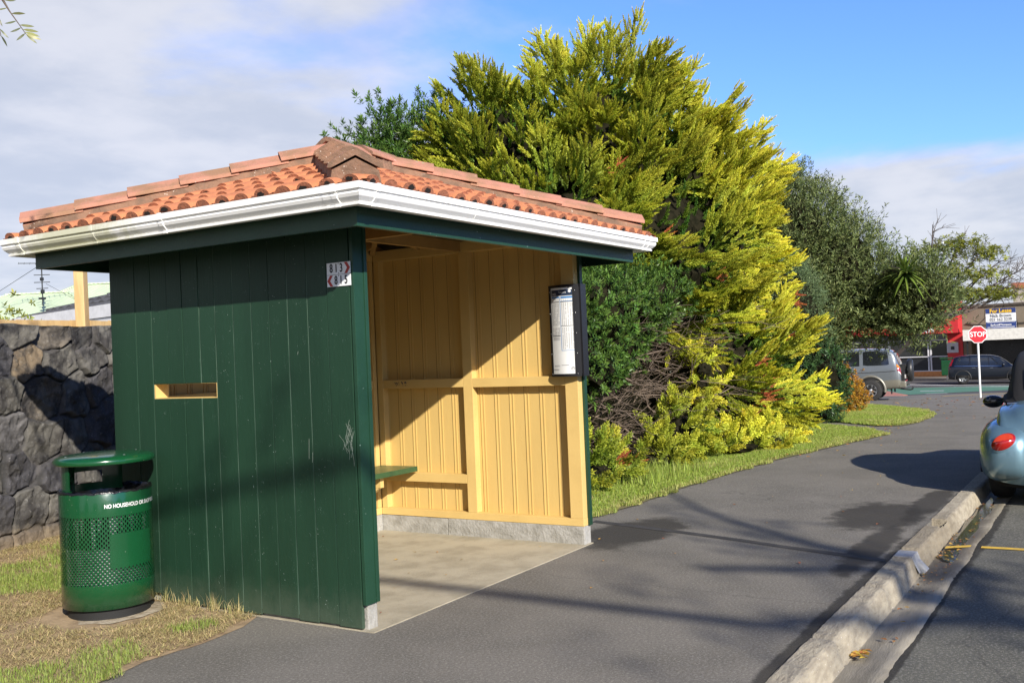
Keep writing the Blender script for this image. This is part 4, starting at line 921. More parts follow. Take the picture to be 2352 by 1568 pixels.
def sph(n):
    v = rng.normal(size=(n, 3)); return v/np.linalg.norm(v, axis=1, keepdims=True)
def lobes_pts(lobes, dens, k=1.0, zmin=.05):
    """points on the skin of a union of ellipsoids, with outward normals"""
    PP = []; NN = []
    for i, (c, r) in enumerate(lobes):
        c = np.array(c, float); r = np.array(r, float); A = 4*PI*((r[0]*r[1])**1.6/3+(r[0]*r[2])**1.6/3+(r[1]*r[2])**1.6/3)**(1/1.6); n = max(4, int(A*dens))
        u = sph(n); P = c+u*r*k; Nn = u/r; Nn /= np.linalg.norm(Nn, axis=1, keepdims=True); ok = np.ones(n, bool)
        for j, (c2, r2) in enumerate(lobes):
            if j != i: ok &= (((P-np.array(c2))/(np.array(r2)*k))**2).sum(1) > .92
        ok &= P[:, 2] > np.interp(P[:, 0], XS, ZS)+zmin; PP.append(P[ok]); NN.append(Nn[ok])
    return np.concatenate(PP), np.concatenate(NN)
def core(name, lobes, k, m, parent=None, amp=.12, sub=4, zfloor=True):
    bm = bmesh.new()
    for i, (c, r) in enumerate(lobes):
        res = bmesh.ops.create_icosphere(bm, subdivisions=sub, radius=1.)
        for v in res['verts']:
            q = v.co.copy(); f = k*(1+amp*2*mnoise.noise(q*2.2+Vector((i*9, 0, 0)))+amp*mnoise.noise(q*6+Vector((i*5, 3, 0))))
            v.co = Vector((c[0]+q.x*r[0]*f, c[1]+q.y*r[1]*f, c[2]+q.z*r[2]*f))
            if zfloor: v.co.z = max(v.co.z, gz(v.co.x)+.0)
    org = ORG[parent.name] if parent else Vector((0, 0, 0))
    for v in bm.verts: v.co -= org
    me = bpy.data.meshes.new(name); bm.to_mesh(me); bm.free(); me.materials.append(m); return link(name, me, parent, org)
def curvy(a, b, n=6, wob=.12, r=random):
    a = Vector(a); b = Vector(b); L = (b-a).length; pts = []
    for i in range(n+1):
        f = i/n; p = a.lerp(b, f); w = math.sin(PI*f)*wob*L
        pts.append(p+Vector((r.uniform(-1, 1), r.uniform(-1, 1), r.uniform(-1, 1)))*w*.6+Vector((0, 0, w*.3)))
    return pts
m_bark = mat('grey brown bark', (.13, .10, .075), .9, (.07, .055, .04), .9, 12, 1., 30, stretch=(1, 1, .3))
m_dead = mat('dead grey twigs', (.22, .165, .125), .9, (.10, .075, .055), .9, 9)
m_core = mat('crown core in shade tone', (.020, .018, .011), 1., (.010, .010, .006), 1., 9, spec=0)  # near-black for solid cores: the shade inside the crowns put into colour

# ---------------------------------------------------------------- golden cypress
CYL = [((10.6, 3.7, 3.75), (1.8, 2.0, 3.2)), ((9.3, 4.6, 4.2), (1.1, 1.2, 1.9)), ((11.9, 3.1, 3.5), (1.8, 1.7, 2.9)), ((12.9, 2.75, 3.0), (1.3, 1.3, 2.8)),
       ((10.6, 2.7, 3.0), (1.9, 1.4, 1.8)), ((8.9, 3.4, 3.0), (1.4, 1.2, 1.5)), ((11.9, 2.1, 1.1), (1.9, 1.15, 1.25)), ((12.4, 2.0, .9), (1.1, .95, 1.1))]
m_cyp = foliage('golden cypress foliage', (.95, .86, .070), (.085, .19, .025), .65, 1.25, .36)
def make_cypress():
    t = thing('golden_cypress', 'huge spiky golden cypress with a bare twiggy lower side, behind the shelter', 'tree', (10.2, 3.4, gz(10.2)))
    core('shade_core', CYL+[((7.6, 3.7, 1.3), (2.8, .8, 2.2)), ((9.6, 3.1, 1.0), (2.2, .8, 1.8))], .63, m_core, t, .12)  # the two extra lobes are a dark backdrop for the shaded hollow
    P, Nn = lobes_pts(CYL, 2.9, .76)
    hole = (P[:, 0] < 10.6) & (P[:, 1] < 4.2) & (P[:, 2] < 1.75+.3*np.sin(P[:, 0]*3.1)) ; keep = ~hole
    P, Nn = P[keep], Nn[keep]; n = len(P)
    right = np.clip((P[:, 0]-10.5)/2.5, -1, 1)
    D = Nn*.85+np.stack([.22+.35*right, -.05*np.ones(n), .24-.04*right], 1)+rng.normal(0, .22, (n, 3)); D /= np.linalg.norm(D, axis=1, keepdims=True)
    Lb = rng.uniform(.65, 1.25, n)
    PP = []; DD = []; SS = []; TI = []; TK = []
    for i in range(n):
        L = Lb[i]; ns = int(18+L*24); ct = rng.random(); d = D[i]; lt = np.cross(d, [0, 0, 1.]); q = np.linalg.norm(lt); lt = lt/q if q > .05 else np.array([1., 0, 0])
        tw_ = rng.normal(0, .5); nn = np.cross(lt, d); lt = lt*math.cos(tw_)+nn*math.sin(tw_); nn = np.cross(lt, d)
        for j in range(ns):
            f = rng.random()**.8; w = .50*L*min(1, .25+f*3)*(1-f)**.75; g = rng.uniform(-1, 1)
            o = P[i]+d*L*f*.9+lt*g*w+nn*rng.normal(0, .035)-np.array([0, 0, .10*L*g*g*.5])
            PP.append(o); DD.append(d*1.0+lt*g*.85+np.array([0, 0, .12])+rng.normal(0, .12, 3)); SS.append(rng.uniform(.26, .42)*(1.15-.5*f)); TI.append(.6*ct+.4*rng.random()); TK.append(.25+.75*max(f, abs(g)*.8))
    TK = np.array(TK); PPa = np.array(PP); rgt = np.clip((PPa[:, 0]-8.2)/4.5, 0, 1); TK = np.clip(TK*(.60+.50*rgt), 0, 1)  # sunlit side put into the colour: tips yellower to the right, greener left
    tv, tf, tt = t_spray(10, .115, 4, .036, (.30, .70))
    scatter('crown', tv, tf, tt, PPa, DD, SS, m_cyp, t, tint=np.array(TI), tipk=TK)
    Pi, Ni = lobes_pts(CYL, 15, .67); ok = ~((Pi[:, 0] < 10.6) & (Pi[:, 1] < 4.0) & (Pi[:, 2] < 2.1)); Pi, Ni = Pi[ok], Ni[ok]; n2_ = len(Pi)
    scatter('inner_crown_fill', tv, tf, tt, Pi, Ni+rng.normal(0, .5, (n2_, 3))+[0, 0, .3], rng.uniform(.26, .42, n2_), m_cyp, t, tipk=rng.uniform(0, .2, n2_))
    b = MB()
    for a, c, rad in (((9.6, 3.6, gz(9.6)-.1), (9.3, 4.4, 5.5), .20), ((11.2, 3.2, gz(11)-.1), (11.6, 3.3, 4.6), .15), ((8.9, 3.7, -.1), (7.7, 4.7, 4.2), .14), ((12.6, 2.7, gz(12.6)-.1), (13.0, 2.7, 3.6), .12)):
        b.tube(curvy(a, c, 7, .05, random.Random(3)), [rad*(1-.1*i) for i in range(8)], 8)
    b.build('trunk', m_bark, t)
    b = MB(); rr = random.Random(12)
    for k in range(380):
        a = Vector((rr.uniform(7.2, 11.2), rr.uniform(2.1, 3.2), rr.uniform(.2, 2.1))); d = Vector((rr.uniform(-1.2, .5), rr.uniform(-1.3, -.35), rr.uniform(-.35, .45))).normalized(); L = rr.uniform(.5, 1.5)
        pts = [a]; 
        for q in range(5): d = (d+Vector((rr.uniform(-.3, .3), rr.uniform(-.3, .3), rr.uniform(-.22, .28)))).normalized(); p = pts[-1]+d*L/5; p.z = max(p.z, gz(p.x)+.05); pts.append(p)
        r0_ = rr.uniform(.004, .012)*(2.4 if rr.random() < .16 else 1); b.tube(pts, [r0_*(1-.15*i) for i in range(6)], 4, 0, False)
        for q in range(3):
            i = rr.randint(1, 4); d2 = (d+Vector((rr.uniform(-.8, .8), rr.uniform(-.6, .3), rr.uniform(-.6, .6)))).normalized(); b.tube([pts[i], pts[i]+d2*L*.16, pts[i]+d2*L*.3+Vector((0, 0, rr.uniform(-.04, .05)))], [.0045, .0035, .002], 3, 0, False)
    b.build('dead_branches', m_dead, t)
    # rusty dead sprays
    pts = [(11.2, 1.25, 1.15), (11.35, 1.2, .95), (11.0, 1.2, .72), (11.5, 1.2, .70), (10.6, 1.2, .42), (5.9, 1.1, .25), (9.3, 2.0, 3.1), (10.2, 1.5, 2.6), (13.9, 1.4, 2.3), (9.0, 2.6, 4.2), (12.6, 1.1, 1.6)]; PP = []; DD = []
    for c in pts:
        for _ in range(8): PP.append(np.array(c)+rng.normal(0, .11, 3)*[1, .5, .6]); DD.append([rng.normal(0, .5)+.4, -.6, rng.normal(.3, .4)])
    scatter('dead_sprays', tv, tf, tt, PP, DD, rng.uniform(.14, .26, len(PP)), foliage('rusty dead foliage', (.42, .12, .04), (.25, .08, .03), .7, 1.2, .15), t)
make_cypress()
def conifer_bush(name, label, lobes, dens=16, sc=(.16, .28), k=.55, tipk=(.5, 1.), droop=0.):
    t = thing(name, label, 'shrub', (lobes[0][0][0], lobes[0][0][1], gz(lobes[0][0][0])), group='golden conifer clumps along the verge')
    core('shade_core', lobes, .55, m_core, t, .15, 3); P, Nn = lobes_pts(lobes, dens, .72); n = len(P)
    PP = []; DD = []; SS = []; TI = []; TK = []
    for i in range(n):
        d = Nn[i]*.8+rng.normal(0, .3, 3)+np.array([.25, -.25, .08-droop]); d /= np.linalg.norm(d); ct = rng.random()
        for j in range(5):
            f = j/5; PP.append(P[i]+d*.34*f+rng.normal(0, .02, 3)); DD.append(d+rng.normal(0, .45, 3)*(1-.5*f)+[0, 0, .1]); SS.append(rng.uniform(*sc)); TI.append(.7*ct+.3*rng.random()); TK.append((tipk[0]+(tipk[1]-tipk[0])*rng.random())*(.6+.4*f))
    tv, tf, tt = t_spray(7, .20, 9, .055); scatter('foliage', tv, tf, tt, PP, DD, SS, m_cyp, t, tint=np.array(TI), tipk=np.array(TK))
conifer_bush('golden_conifer', 'low golden green conifer clump against the right end of the shelter', [((4.75, 1.60, .34), (.55, .42, .26)), ((5.6, 1.50, .18), (.65, .45, .20))], tipk=(.25, .7))
conifer_bush('golden_conifer', 'rounded yellow green conifer mound below the bare twigs', [((8.35, 1.45, .42), (.55, .42, .28)), ((7.6, 1.5, .10), (.6, .4, .12))], tipk=(.4, .85))
conifer_bush('golden_conifer', 'bright yellow flat conifer clump lying on the grass under the big cypress', [((9.5, 1.0, .06), (.70, .35, .10)), ((10.5, .95, .05), (.7, .35, .14))], tipk=(.85, 1.2))
conifer_bush('golden_conifer', 'small pale yellow conifer tuft alone among the bare twigs', [((9.6, 1.55, 1.20), (.22, .18, .18)), ((9.45, 1.55, .98), (.26, .18, .13))], tipk=(.9, 1.2))

# ---------------------------------------------------------------- broadleaf shrubs and trees
def leafy(name, label, cat, lobes, m, tmpl, dens, sc, base=None, k=.9, core_k=.72, shoots=3, updir=.5, trunk=True, zmin=.05, inner=0., group=None, wild=.4, spread=.18, part='crown', coremat=None):
    base = base or (lobes[0][0][0], lobes[0][0][1], gz(lobes[0][0][0])); t = thing(name, label, cat, base, group=group)
    if core_k: core('inner_crown_fill', lobes, core_k, coremat or m_core, t, .16, 3)  # solid blob, dark to stand for the shade within
    P, Nn = lobes_pts(lobes, dens, k, zmin); P = np.repeat(P, shoots, 0); Nn = np.repeat(Nn, shoots, 0); n = len(P)
    P = P+rng.normal(0, spread, (n, 3))-Nn*np.abs(rng.normal(0, inner, n))[:, None]; D = Nn*.7+rng.normal(0, wild, (n, 3))+np.array([0, 0, updir]); S_ = rng.uniform(*sc, n)
    scatter(part, *tmpl, P, D, S_, m, t)
    if trunk:
        b = MB(); rr = random.Random(int(base[0]*10)); b0 = Vector(base)-Vector((0, 0, .05))
        for c, r in lobes[:4]:
            e = Vector(c)+Vector((0, 0, r[2]*.3)); b.tube(curvy(b0+Vector((rr.uniform(-.08, .08), rr.uniform(-.08, .08), 0)), e, 6, .08, rr), [max(.012, .05*r[2]*(1-.13*i)) for i in range(7)], 7)
        b.build('trunk', m_bark, t)
    return t
m_pit = foliage('glossy mid green leaves', (.115, .20, .035), (.030, .085, .016), .7, 1.3, .22, .4)
m_oliv = foliage('olive leaves', (.215, .255, .085), (.055, .085, .027), .6, 1.35, .2, .5)
m_oliv2 = foliage('pale grey green small leaves', (.17, .24, .10), (.07, .11, .05), .7, 1.25, .25)
m_dk = foliage('dark green shrub leaves', (.06, .12, .035), (.02, .05, .018), .7, 1.3, .15, .4)
m_or = foliage('orange and green variegated leaves', (.60, .28, .03), (.13, .15, .03), .7, 1.25, .3, .45)
m_dec = foliage('thin autumn green leaves', (.38, .38, .06), (.14, .20, .04), .7, 1.3, .4)
wh = t_whorl(14, .50, .15, 5)
leafy('green_shrub', 'dark glossy green leafy shrub growing in front of the golden cypress, beside the timetable', 'shrub', [((6.75, 1.85, 1.98), (.75, .5, .55)), ((5.75, 1.85, 1.75), (.62, .45, .55)), ((6.15, 1.75, 1.35), (.6, .42, .35)), ((7.4, 2.0, 2.25), (.6, .5, .45)), ((5.15, 2.0, 1.6), (.4, .4, .4)), ((8.0, 1.9, 2.15), (.7, .45, .5)), ((8.8, 1.9, 2.3), (.6, .42, .42)), ((7.4, 1.85, 1.6), (.4, .35, .3))], m_pit, wh, 42, (.10, .17), base=(6.2, 2.5, 0), core_k=.74, shoots=3, spread=.07)
leafy('evergreen_tree', 'bushy green broadleaf tree showing above the ridge tiles left of the cypress', 'tree', [((8.3, 6.1, 4.95), (1.0, .95, .75)), ((8.9, 5.6, 5.15), (.9, .8, .75)), ((8.05, 6.55, 4.8), (.6, .6, .5)), ((8.4, 6.2, 3.8), (1.1, 1.0, .8))], m_pit, wh, 20, (.12, .2), base=(8.8, 6.8, 0), core_k=.0, shoots=5, spread=.13, inner=.32, updir=.7)
tw = t_twig(12, .30, .12, 6)
OL = [((20.6, 3.3, 4.0), (1.5, 1.5, 1.9)), ((20.0, 4.6, 3.4), (1.7, 1.6, 1.9)), ((21.0, 2.1, 3.3), (1.2, 1.1, 1.5)), ((21.3, 1.5, 2.35), (1.3, 1.0, 1.0)), ((20.3, 3.0, 2.3), (1.5, 1.2, 1.4)), ((20.9, .9, 2.75), (.7, .6, .7)), ((19.6, 4.5, 1.9), (1.3, 1.1, 1.3)), ((20.6, 2.5, 1.7), (.7, .6, .6)), ((21.2, .75, 2.0), (.95, .7, .55)), ((20.9, .35, 2.6), (.95, .8, .95)), ]
leafy('olive_tree', 'large grey green olive tree overhanging the driveway and the silver car', 'tree', OL, m_oliv, tw, 23, (.24, .42), base=(20.4, 3.6, gz(20.4)), core_k=.60, shoots=5, spread=.17, inner=.16, updir=.75, wild=.5)
leafy('green_shrub', 'added pale grey green clump standing for the sunlit part of the olive tree, beside the cypress', 'shrub', [((16.9, 2.3, 1.9), (.8, .7, 1.5)), ((17.6, 2.6, 2.3), (.8, .7, 1.2))], m_oliv2, t_twig(12, .24, .18, 8), 34, (.16, .26), core_k=.7, shoots=4, spread=.1)  # separate clump added for the sunlit part of the olive
leafy('dark_shrub', 'dark green shrub at the corner of the driveway, left of the orange leaved bush', 'shrub', [((16.2, 1.65, .70), (.72, .6, .95)), ((16.9, 2.0, .55), (.7, .6, .8)), ((15.7, 1.8, .4), (.5, .5, .6))], m_dk, wh, 36, (.12, .2), core_k=.75, shoots=3, spread=.08)
leafy('orange_shrub', 'orange yellow leaved bush in front of the silver car', 'shrub', [((20.0, 2.15, .36), (.5, .45, .60)), ((20.9, 2.1, .10), (.5, .4, .38)), ((19.0, 2.2, .30), (.5, .42, .55))], m_or, t_whorl(10, .45, .2, 6), 60, (.10, .17), core_k=.72, shoots=3, spread=.07)
leafy('orange_shrub', 'small orange leaved shrub half hidden beside the dark shrub', 'shrub', [((16.85, 1.75, .15), (.32, .28, .42)), ((17.1, 1.8, -.02), (.3, .25, .25))], m_or, t_whorl(10, .45, .2, 6), 60, (.09, .15), core_k=.7, shoots=3, spread=.05)
# cabbage tree head
def yucca():
    t = thing('yucca', 'spiky yucca head of long green sword leaves hanging from the olive tree edge', 'tree', (20.5, 3.1, gz(20.5)))
    b = MB(); b.tube([(20.5, 3.1, gz(20)-.05), (20.6, 2.6, 1.4), (20.7, 1.7, 2.6), (20.4, .9, 3.2), (20.06, .56, 3.08)], [.10, .09, .085, .08, .08], 10); b.build('trunk', m_bark, t)
    V = []; F = []; T = []; c = np.array([20.0, .50, 3.04])
    for i in range(120):
        u = rng.normal(size=3); u[2] = abs(u[2])*.8-.45 if i % 3 else u[2]*.9-.2; u /= np.linalg.norm(u); L = rng.uniform(.5, .88); s = np.cross(u, [0, 0, 1.]); s /= np.linalg.norm(s); w = .030; dr = rng.uniform(.1, .45); k = len(V)
        for q, (f, ww) in enumerate(((0, .6), (.35, 1), (.7, .75), (1., .05))):
            p = c+u*L*f-np.array([0, 0, dr*L*f*f]); V += [p-s*w*ww, p+s*w*ww]; T += [f*.8+rng.random()*.2]*2
        F += [(k+2*q, k+2*q+1, k+2*q+3, k+2*q+2) for q in range(3)]
    np_mesh('crown', V, F, foliage('sword leaves', (.20, .26, .04), (.045, .11, .025), .7, 1.3, .25, .35), t, attrs={'tip': T, 'tint': np.repeat(rng.random(120), 8)})
yucca()
def deciduous():
    t = thing('deciduous_tree', 'slender tree with flat leaf tiers and bare twigs, right of the olive tree', 'tree', (36, 5.4, gz(36)))
    b = MB(); rr = random.Random(5); ends = []; base = Vector((36.0, 5.4, gz(36)-.1)); fork = Vector((34.4, 2.3, 2.1)); b.tube(curvy(base, fork, 5, .03, rr), [.13, .12, .11, .10, .10, .09], 8)
    tg = [((34.9, 1.25, 4.9), 1), ((35.2, .6, 4.5), 1), ((34.8, 1.9, 4.7), 1), ((35.2, .55, 3.7), 1), ((34.8, 1.5, 3.9), 1), ((35.0, 1.0, 3.0), 1), ((35.7, .15, 3.0), 1), ((34.5, 1.7, 3.1), 1), ((36.0, -.4, 3.6), 0), ((36.2, -.75, 3.9), 0), ((35.8, -.2, 3.2), 0), ((36.1, -.5, 3.0), 0), ((35.9, 0, 4.2), 0), ((34.3, 2.0, 5.6), 0), ((35.6, .4, 2.75), 0)]
    for p, lf in tg:
        p = Vector(p); mid = fork.lerp(p, .45)+Vector((0, 0, -.1)); pts = [fork, fork.lerp(mid, .5)+Vector((0, .05, -.05)), mid, mid.lerp(p, .5)+Vector((0, 0, .08)), p]; b.tube(pts, [.06, .05, .038, .028, .016], 6, 0, False)
        if lf: ends.append(p)
        for q in range(12 if not lf else 5):
            s = pts[3].lerp(p, rr.random()); d = Vector((rr.uniform(-.4, .4), rr.uniform(-1, .3), rr.uniform(-.5, .9))).normalized()*rr.uniform(.35, .9); b.tube([s, s+d*.5+Vector((0, 0, .05)), s+d+Vector((0, 0, rr.uniform(-.05, .2)))], [.014, .010, .006], 4, 0, False)
            for w in range(2): e = s+d*.6; d2 = d+Vector((rr.uniform(-.4, .4), rr.uniform(-.4, .4), rr.uniform(-.4, .4))); b.tube([e, e+d2*.5], [.009, .005], 3, 0, False)
    b.build('trunk', mat('dark twig bark', (.10, .08, .07), .9, (.06, .05, .045)), t); P = []; 
    for e in ends:
        for _ in range(150): P.append((e.x+rng.normal(0, .35), e.y+rng.normal(0, .45), e.z+rng.normal(0, .14)))
    n = len(P); scatter('crown', *t_whorl(9, .6, .2, 7, (.8, 1.9), .1), P, rng.normal(0, .35, (n, 3))+[0, 0, 1.], rng.uniform(.14, .26, n), m_dec, t)
deciduous()
# the low climbing plant over the fence at the far left
t = leafy('climbing_shrub', 'sparse leafy shoots rising above the stone wall in front of the pale green roof', 'shrub', [((2.3, 8.6, 2.25), (.45, .4, .35)), ((1.75, 8.7, 2.05), (.35, .3, .25)), ((3.0, 8.2, 2.2), (.35, .3, .22))], m_dec, t_whorl(9, .5, .2, 8, (.5, 1.7), .3), 14, (.09, .15), base=(2.4, 8.8, 0), core_k=0, shoots=3, spread=.12, inner=.2)
b = MB(); b.tube(curvy((2.0, 8.7, 2.2), (1.55, 8.8, 2.85), 5, .08), [.012, .010, .008, .007, .006, .005], 5); b.build('branch', m_bark, t)
P = [(1.55+.45*f+rng.normal(0, .05), 8.8-.1*f, 2.88-.6*f+rng.normal(0, .05)) for f in np.linspace(0, 1, 34)]; scatter('shoot', *t_whorl(7, .5, .2, 8, (.5, 1.7), .3), P, rng.normal(0, .5, (34, 3))+[0, 0, .8], .11, m_dec, t)

# ---------------------------------------------------------------- olive tree overhead, left of the camera, whose twig hangs into view
def near_olive():
    t = thing('olive_tree', 'olive tree whose long leaved twig hangs in at the top left corner', 'tree', (-5.2, 1.4, .02))
    b = MB(); rr = random.Random(6); b.tube([(-5.2, 1.4, -.1), (-5.15, 1.3, 1.0), (-5.0, 1.1, 2.2), (-4.7, .9, 3.2)], [.17, .15, .13, .11], 10)
    tips = [(-3.2, .3, 4.6), (-2.4, .6, 4.3), (-2.9, -.4, 5.0), (-4.2, -.2, 5.2), (-3.6, 1.6, 4.9), (-2.2, 1.3, 4.6), (-4.9, 1.8, 5.0)]
    for p in tips: b.tube(curvy((-4.7, .9, 3.2), p, 6, .06, rr), [.07, .06, .05, .04, .032, .025, .018], 6, 0, False)
    # the visible twig, from the branch end down into frame
    main = [Vector((-2.4, .6, 4.3)), Vector((-2.0, .5, 3.75)), Vector((-1.82, .44, 3.36)), Vector((-1.782, .405, 3.22)), Vector((-1.765, .38, 3.165)), Vector((-1.745, .35, 3.11)), Vector((-1.73, .32, 3.06))]
    b.tube(main, [.014, .011, .008, .006, .0032, .0022, .0016], 6, 0, False)
    side = [Vector((-1.82, .44, 3.36)), Vector((-1.805, .43, 3.20)), Vector((-1.785, .42, 3.06))]; b.tube(side, [.004, .003, .002], 5, 0, False)
    b.build('trunk', m_bark, t)
    lv = []
    def leaf(p, d, L, w=.16, tp=.5):
        d = Vector(d).normalized(); s = d.cross(Vector((.55, .83, 0))+Vector((rr.uniform(-.5, .5), rr.uniform(-.5, .5), rr.uniform(-.5, .5)))).normalized(); n = s.cross(d); k = len(lv); p = Vector(p)
        for f, ww in ((0, .05), (.25, .8), (.55, 1.), (.8, .65), (1, .03)):
            c = p+d*L*f+n*L*.10*math.sin(PI*f)-Vector((0, 0, .08*L*f*f)); lv.append((c-s*w*L*ww*.5, tp)); lv.append((c+s*w*L*ww*.5, tp))
    R_ = Vector((.845, -.53, -.03))     # across the picture
    U_ = Vector((0, 0, 1))
    for f, sgn, L, up_, tp in ((.5, 1, .055, .10, .2), (.62, -1, .05, -.2, .3), (.70, 1, .058, .22, .4), (.80, -1, .05, -.3, .2), (.86, 1, .060, .10, .5), (.93, 1, .064, .04, .95), (.97, 1, .062, -.12, 1.), (1., 1, .056, -.75, .4), (.99, -1, .05, -.9, .3), (.90, -1, .05, -.5, .2), (1., 1, .064, -.20, 1.)):
        i = f*6; a = int(min(5, i)); p = main[a].lerp(main[a+1], i-a); leaf(p, R_*sgn+U_*up_, L, .20, tp)
    for f in (.1, .3, .5, .7, .9, 1.): 
        p = side[0].lerp(side[2], f)
        for sgn in (-1, 1): leaf(p, R_*sgn*rr.uniform(.3, 1)+U_*rr.uniform(-1.2, -.4), .05, .18, rr.random()*.5)
    V = [q[0] for q in lv]; T = [q[1] for q in lv]; n = len(V)//10
    F = [(10*k+2*q, 10*k+2*q+1, 10*k+2*q+3, 10*k+2*q+2) for k in range(n) for q in range(4)]
    np_mesh('hanging_leaves', V, F, foliage('near olive leaf', (.33, .33, .13), (.05, .07, .035), .8, 1.15, .25, .4), t, attrs={'tip': T, 'tint': np.repeat(rng.random(n), 10)})
    P = []
    for p in tips:
        for _ in range(30): P.append(np.array(p)+rng.normal(0, .30, 3)*[1, 1, .7])
    P = np.array(P); d = P-np.array(CAM); dep = d@np.array(fw); P = P[~((dep > 0) & (np.abs((d@np.array(up))/dep) < .42) & (np.abs((d@np.array(rt))/dep) < .62))]
    n = len(P); scatter('crown', *tw, P, rng.normal(0, .6, (n, 3))+[0, 0, .4], rng.uniform(.22, .38, n), m_oliv, t)
near_olive()
# street tree across the road behind the camera: its limbs shade the path, the road and the shelter wall
def street_tree():
    L_ = np.array([1, 1.475, -.925]); src = lambda p, s: Vector(tuple(np.array(p, float)-L_*s))
    base = Vector((-9.6, -21.5, -.15)); t = thing('street_tree', 'tall spreading tree across the road behind the camera', 'tree', base); b = MB(); rr = random.Random(9)
    hub = src((2.0, -3.2, 0), 8.9); fork = Vector((-9.0, -20.0, 4.5)); b.tube(curvy(base, fork, 5, .03, rr), [.26, .24, .22, .20, .19, .18], 10)
    lim = [[hub, src((2.85, -2.3, 0), 8.9), src((3.5, -1.4, 0), 8.9), src((4.3, -.5, 0), 8.9), src((5.6, .5, 0), 8.9)], [hub, src((2.6, -2.2, 0), 8.6), src((2.2, -1.2, 0), 8.4)],
           [hub, src((1.0, -2.0, 0), 8.4), src((0, -.1, 1.0), 7.8), src((0, .95, .80), 7.8), src((0, 2.0, .55), 7.8)], [hub, src((3.3, -2.9, 0), 9.2), src((3.0, -3.1, -.1), 9.0)]]
    b.tube([fork, fork.lerp(hub, .5)+Vector((0, 0, .3)), hub], [.17, .14, .11], 8)
    for l in lim: b.tube([l[0]]+[l[0].lerp(l[1], .5)]+l[1:], [.09, .08]+[.06-.010*i for i in range(len(l)-1)], 7, 0, False)
    b.build('trunk', m_bark, t); P = []
    for c, s, k in ((src((2.95, -1.5, 0), 8.6), .22, 26), (src((4.2, -.55, 0), 8.9), .18, 14), (src((3.55, -1.3, 0), 8.9), .16, 14), (src((1.1, -1.7, 0), 8.4), .26, 14), (src((0, .9, .80), 7.8), .2, 4), (src((0, .1, .95), 7.8), .2, 3), (src((3.1, -2.0, 0), 8.9), .15, 14), (hub, .4, 50), (fork+Vector((0, 0, 2)), 1.4, 300), (fork+Vector((-2, -1, 3)), 1.6, 300), (src((3.3, -3.05, -.1), 9.0), .2, 20)):
        for _ in range(k): P.append(np.array(c)+rng.normal(0, s, 3))
    n = len(P); scatter('crown', *tw, P, rng.normal(0, 1, (n, 3)), rng.uniform(.3, .5, n), m_oliv, t)
street_tree()
# trees added over the road, out of view, to block ambient sky light
for i, (x, y, h) in enumerate(((-22, -24, 6.5), (-30, -14, 6), (-3, -30, 7.5), (8, -22, 6), (18, -20, 6.5), (-34, -2, 6), (30, -22, 7))):
    leafy('evergreen_tree', ('broad evergreen tree added behind the camera to block sky light, tree %s of the row' % ('furthest back', 'further left', 'centre', 'opposite the kerb', 'opposite the verge', 'up the road', 'near the corner')[i]), 'tree', [((x, y, h*.55), (3.6, 3.0, h*.42)), ((x+2.5, y+1, h*.4), (2.6, 2.4, h*.33)), ((x-2.6, y-.5, h*.42), (2.6, 2.4, h*.35))], m_dk, wh, 5, (.35, .6), base=(x, y, -.16), core_k=.85, shoots=2, spread=.25, group='added trees blocking sky light')

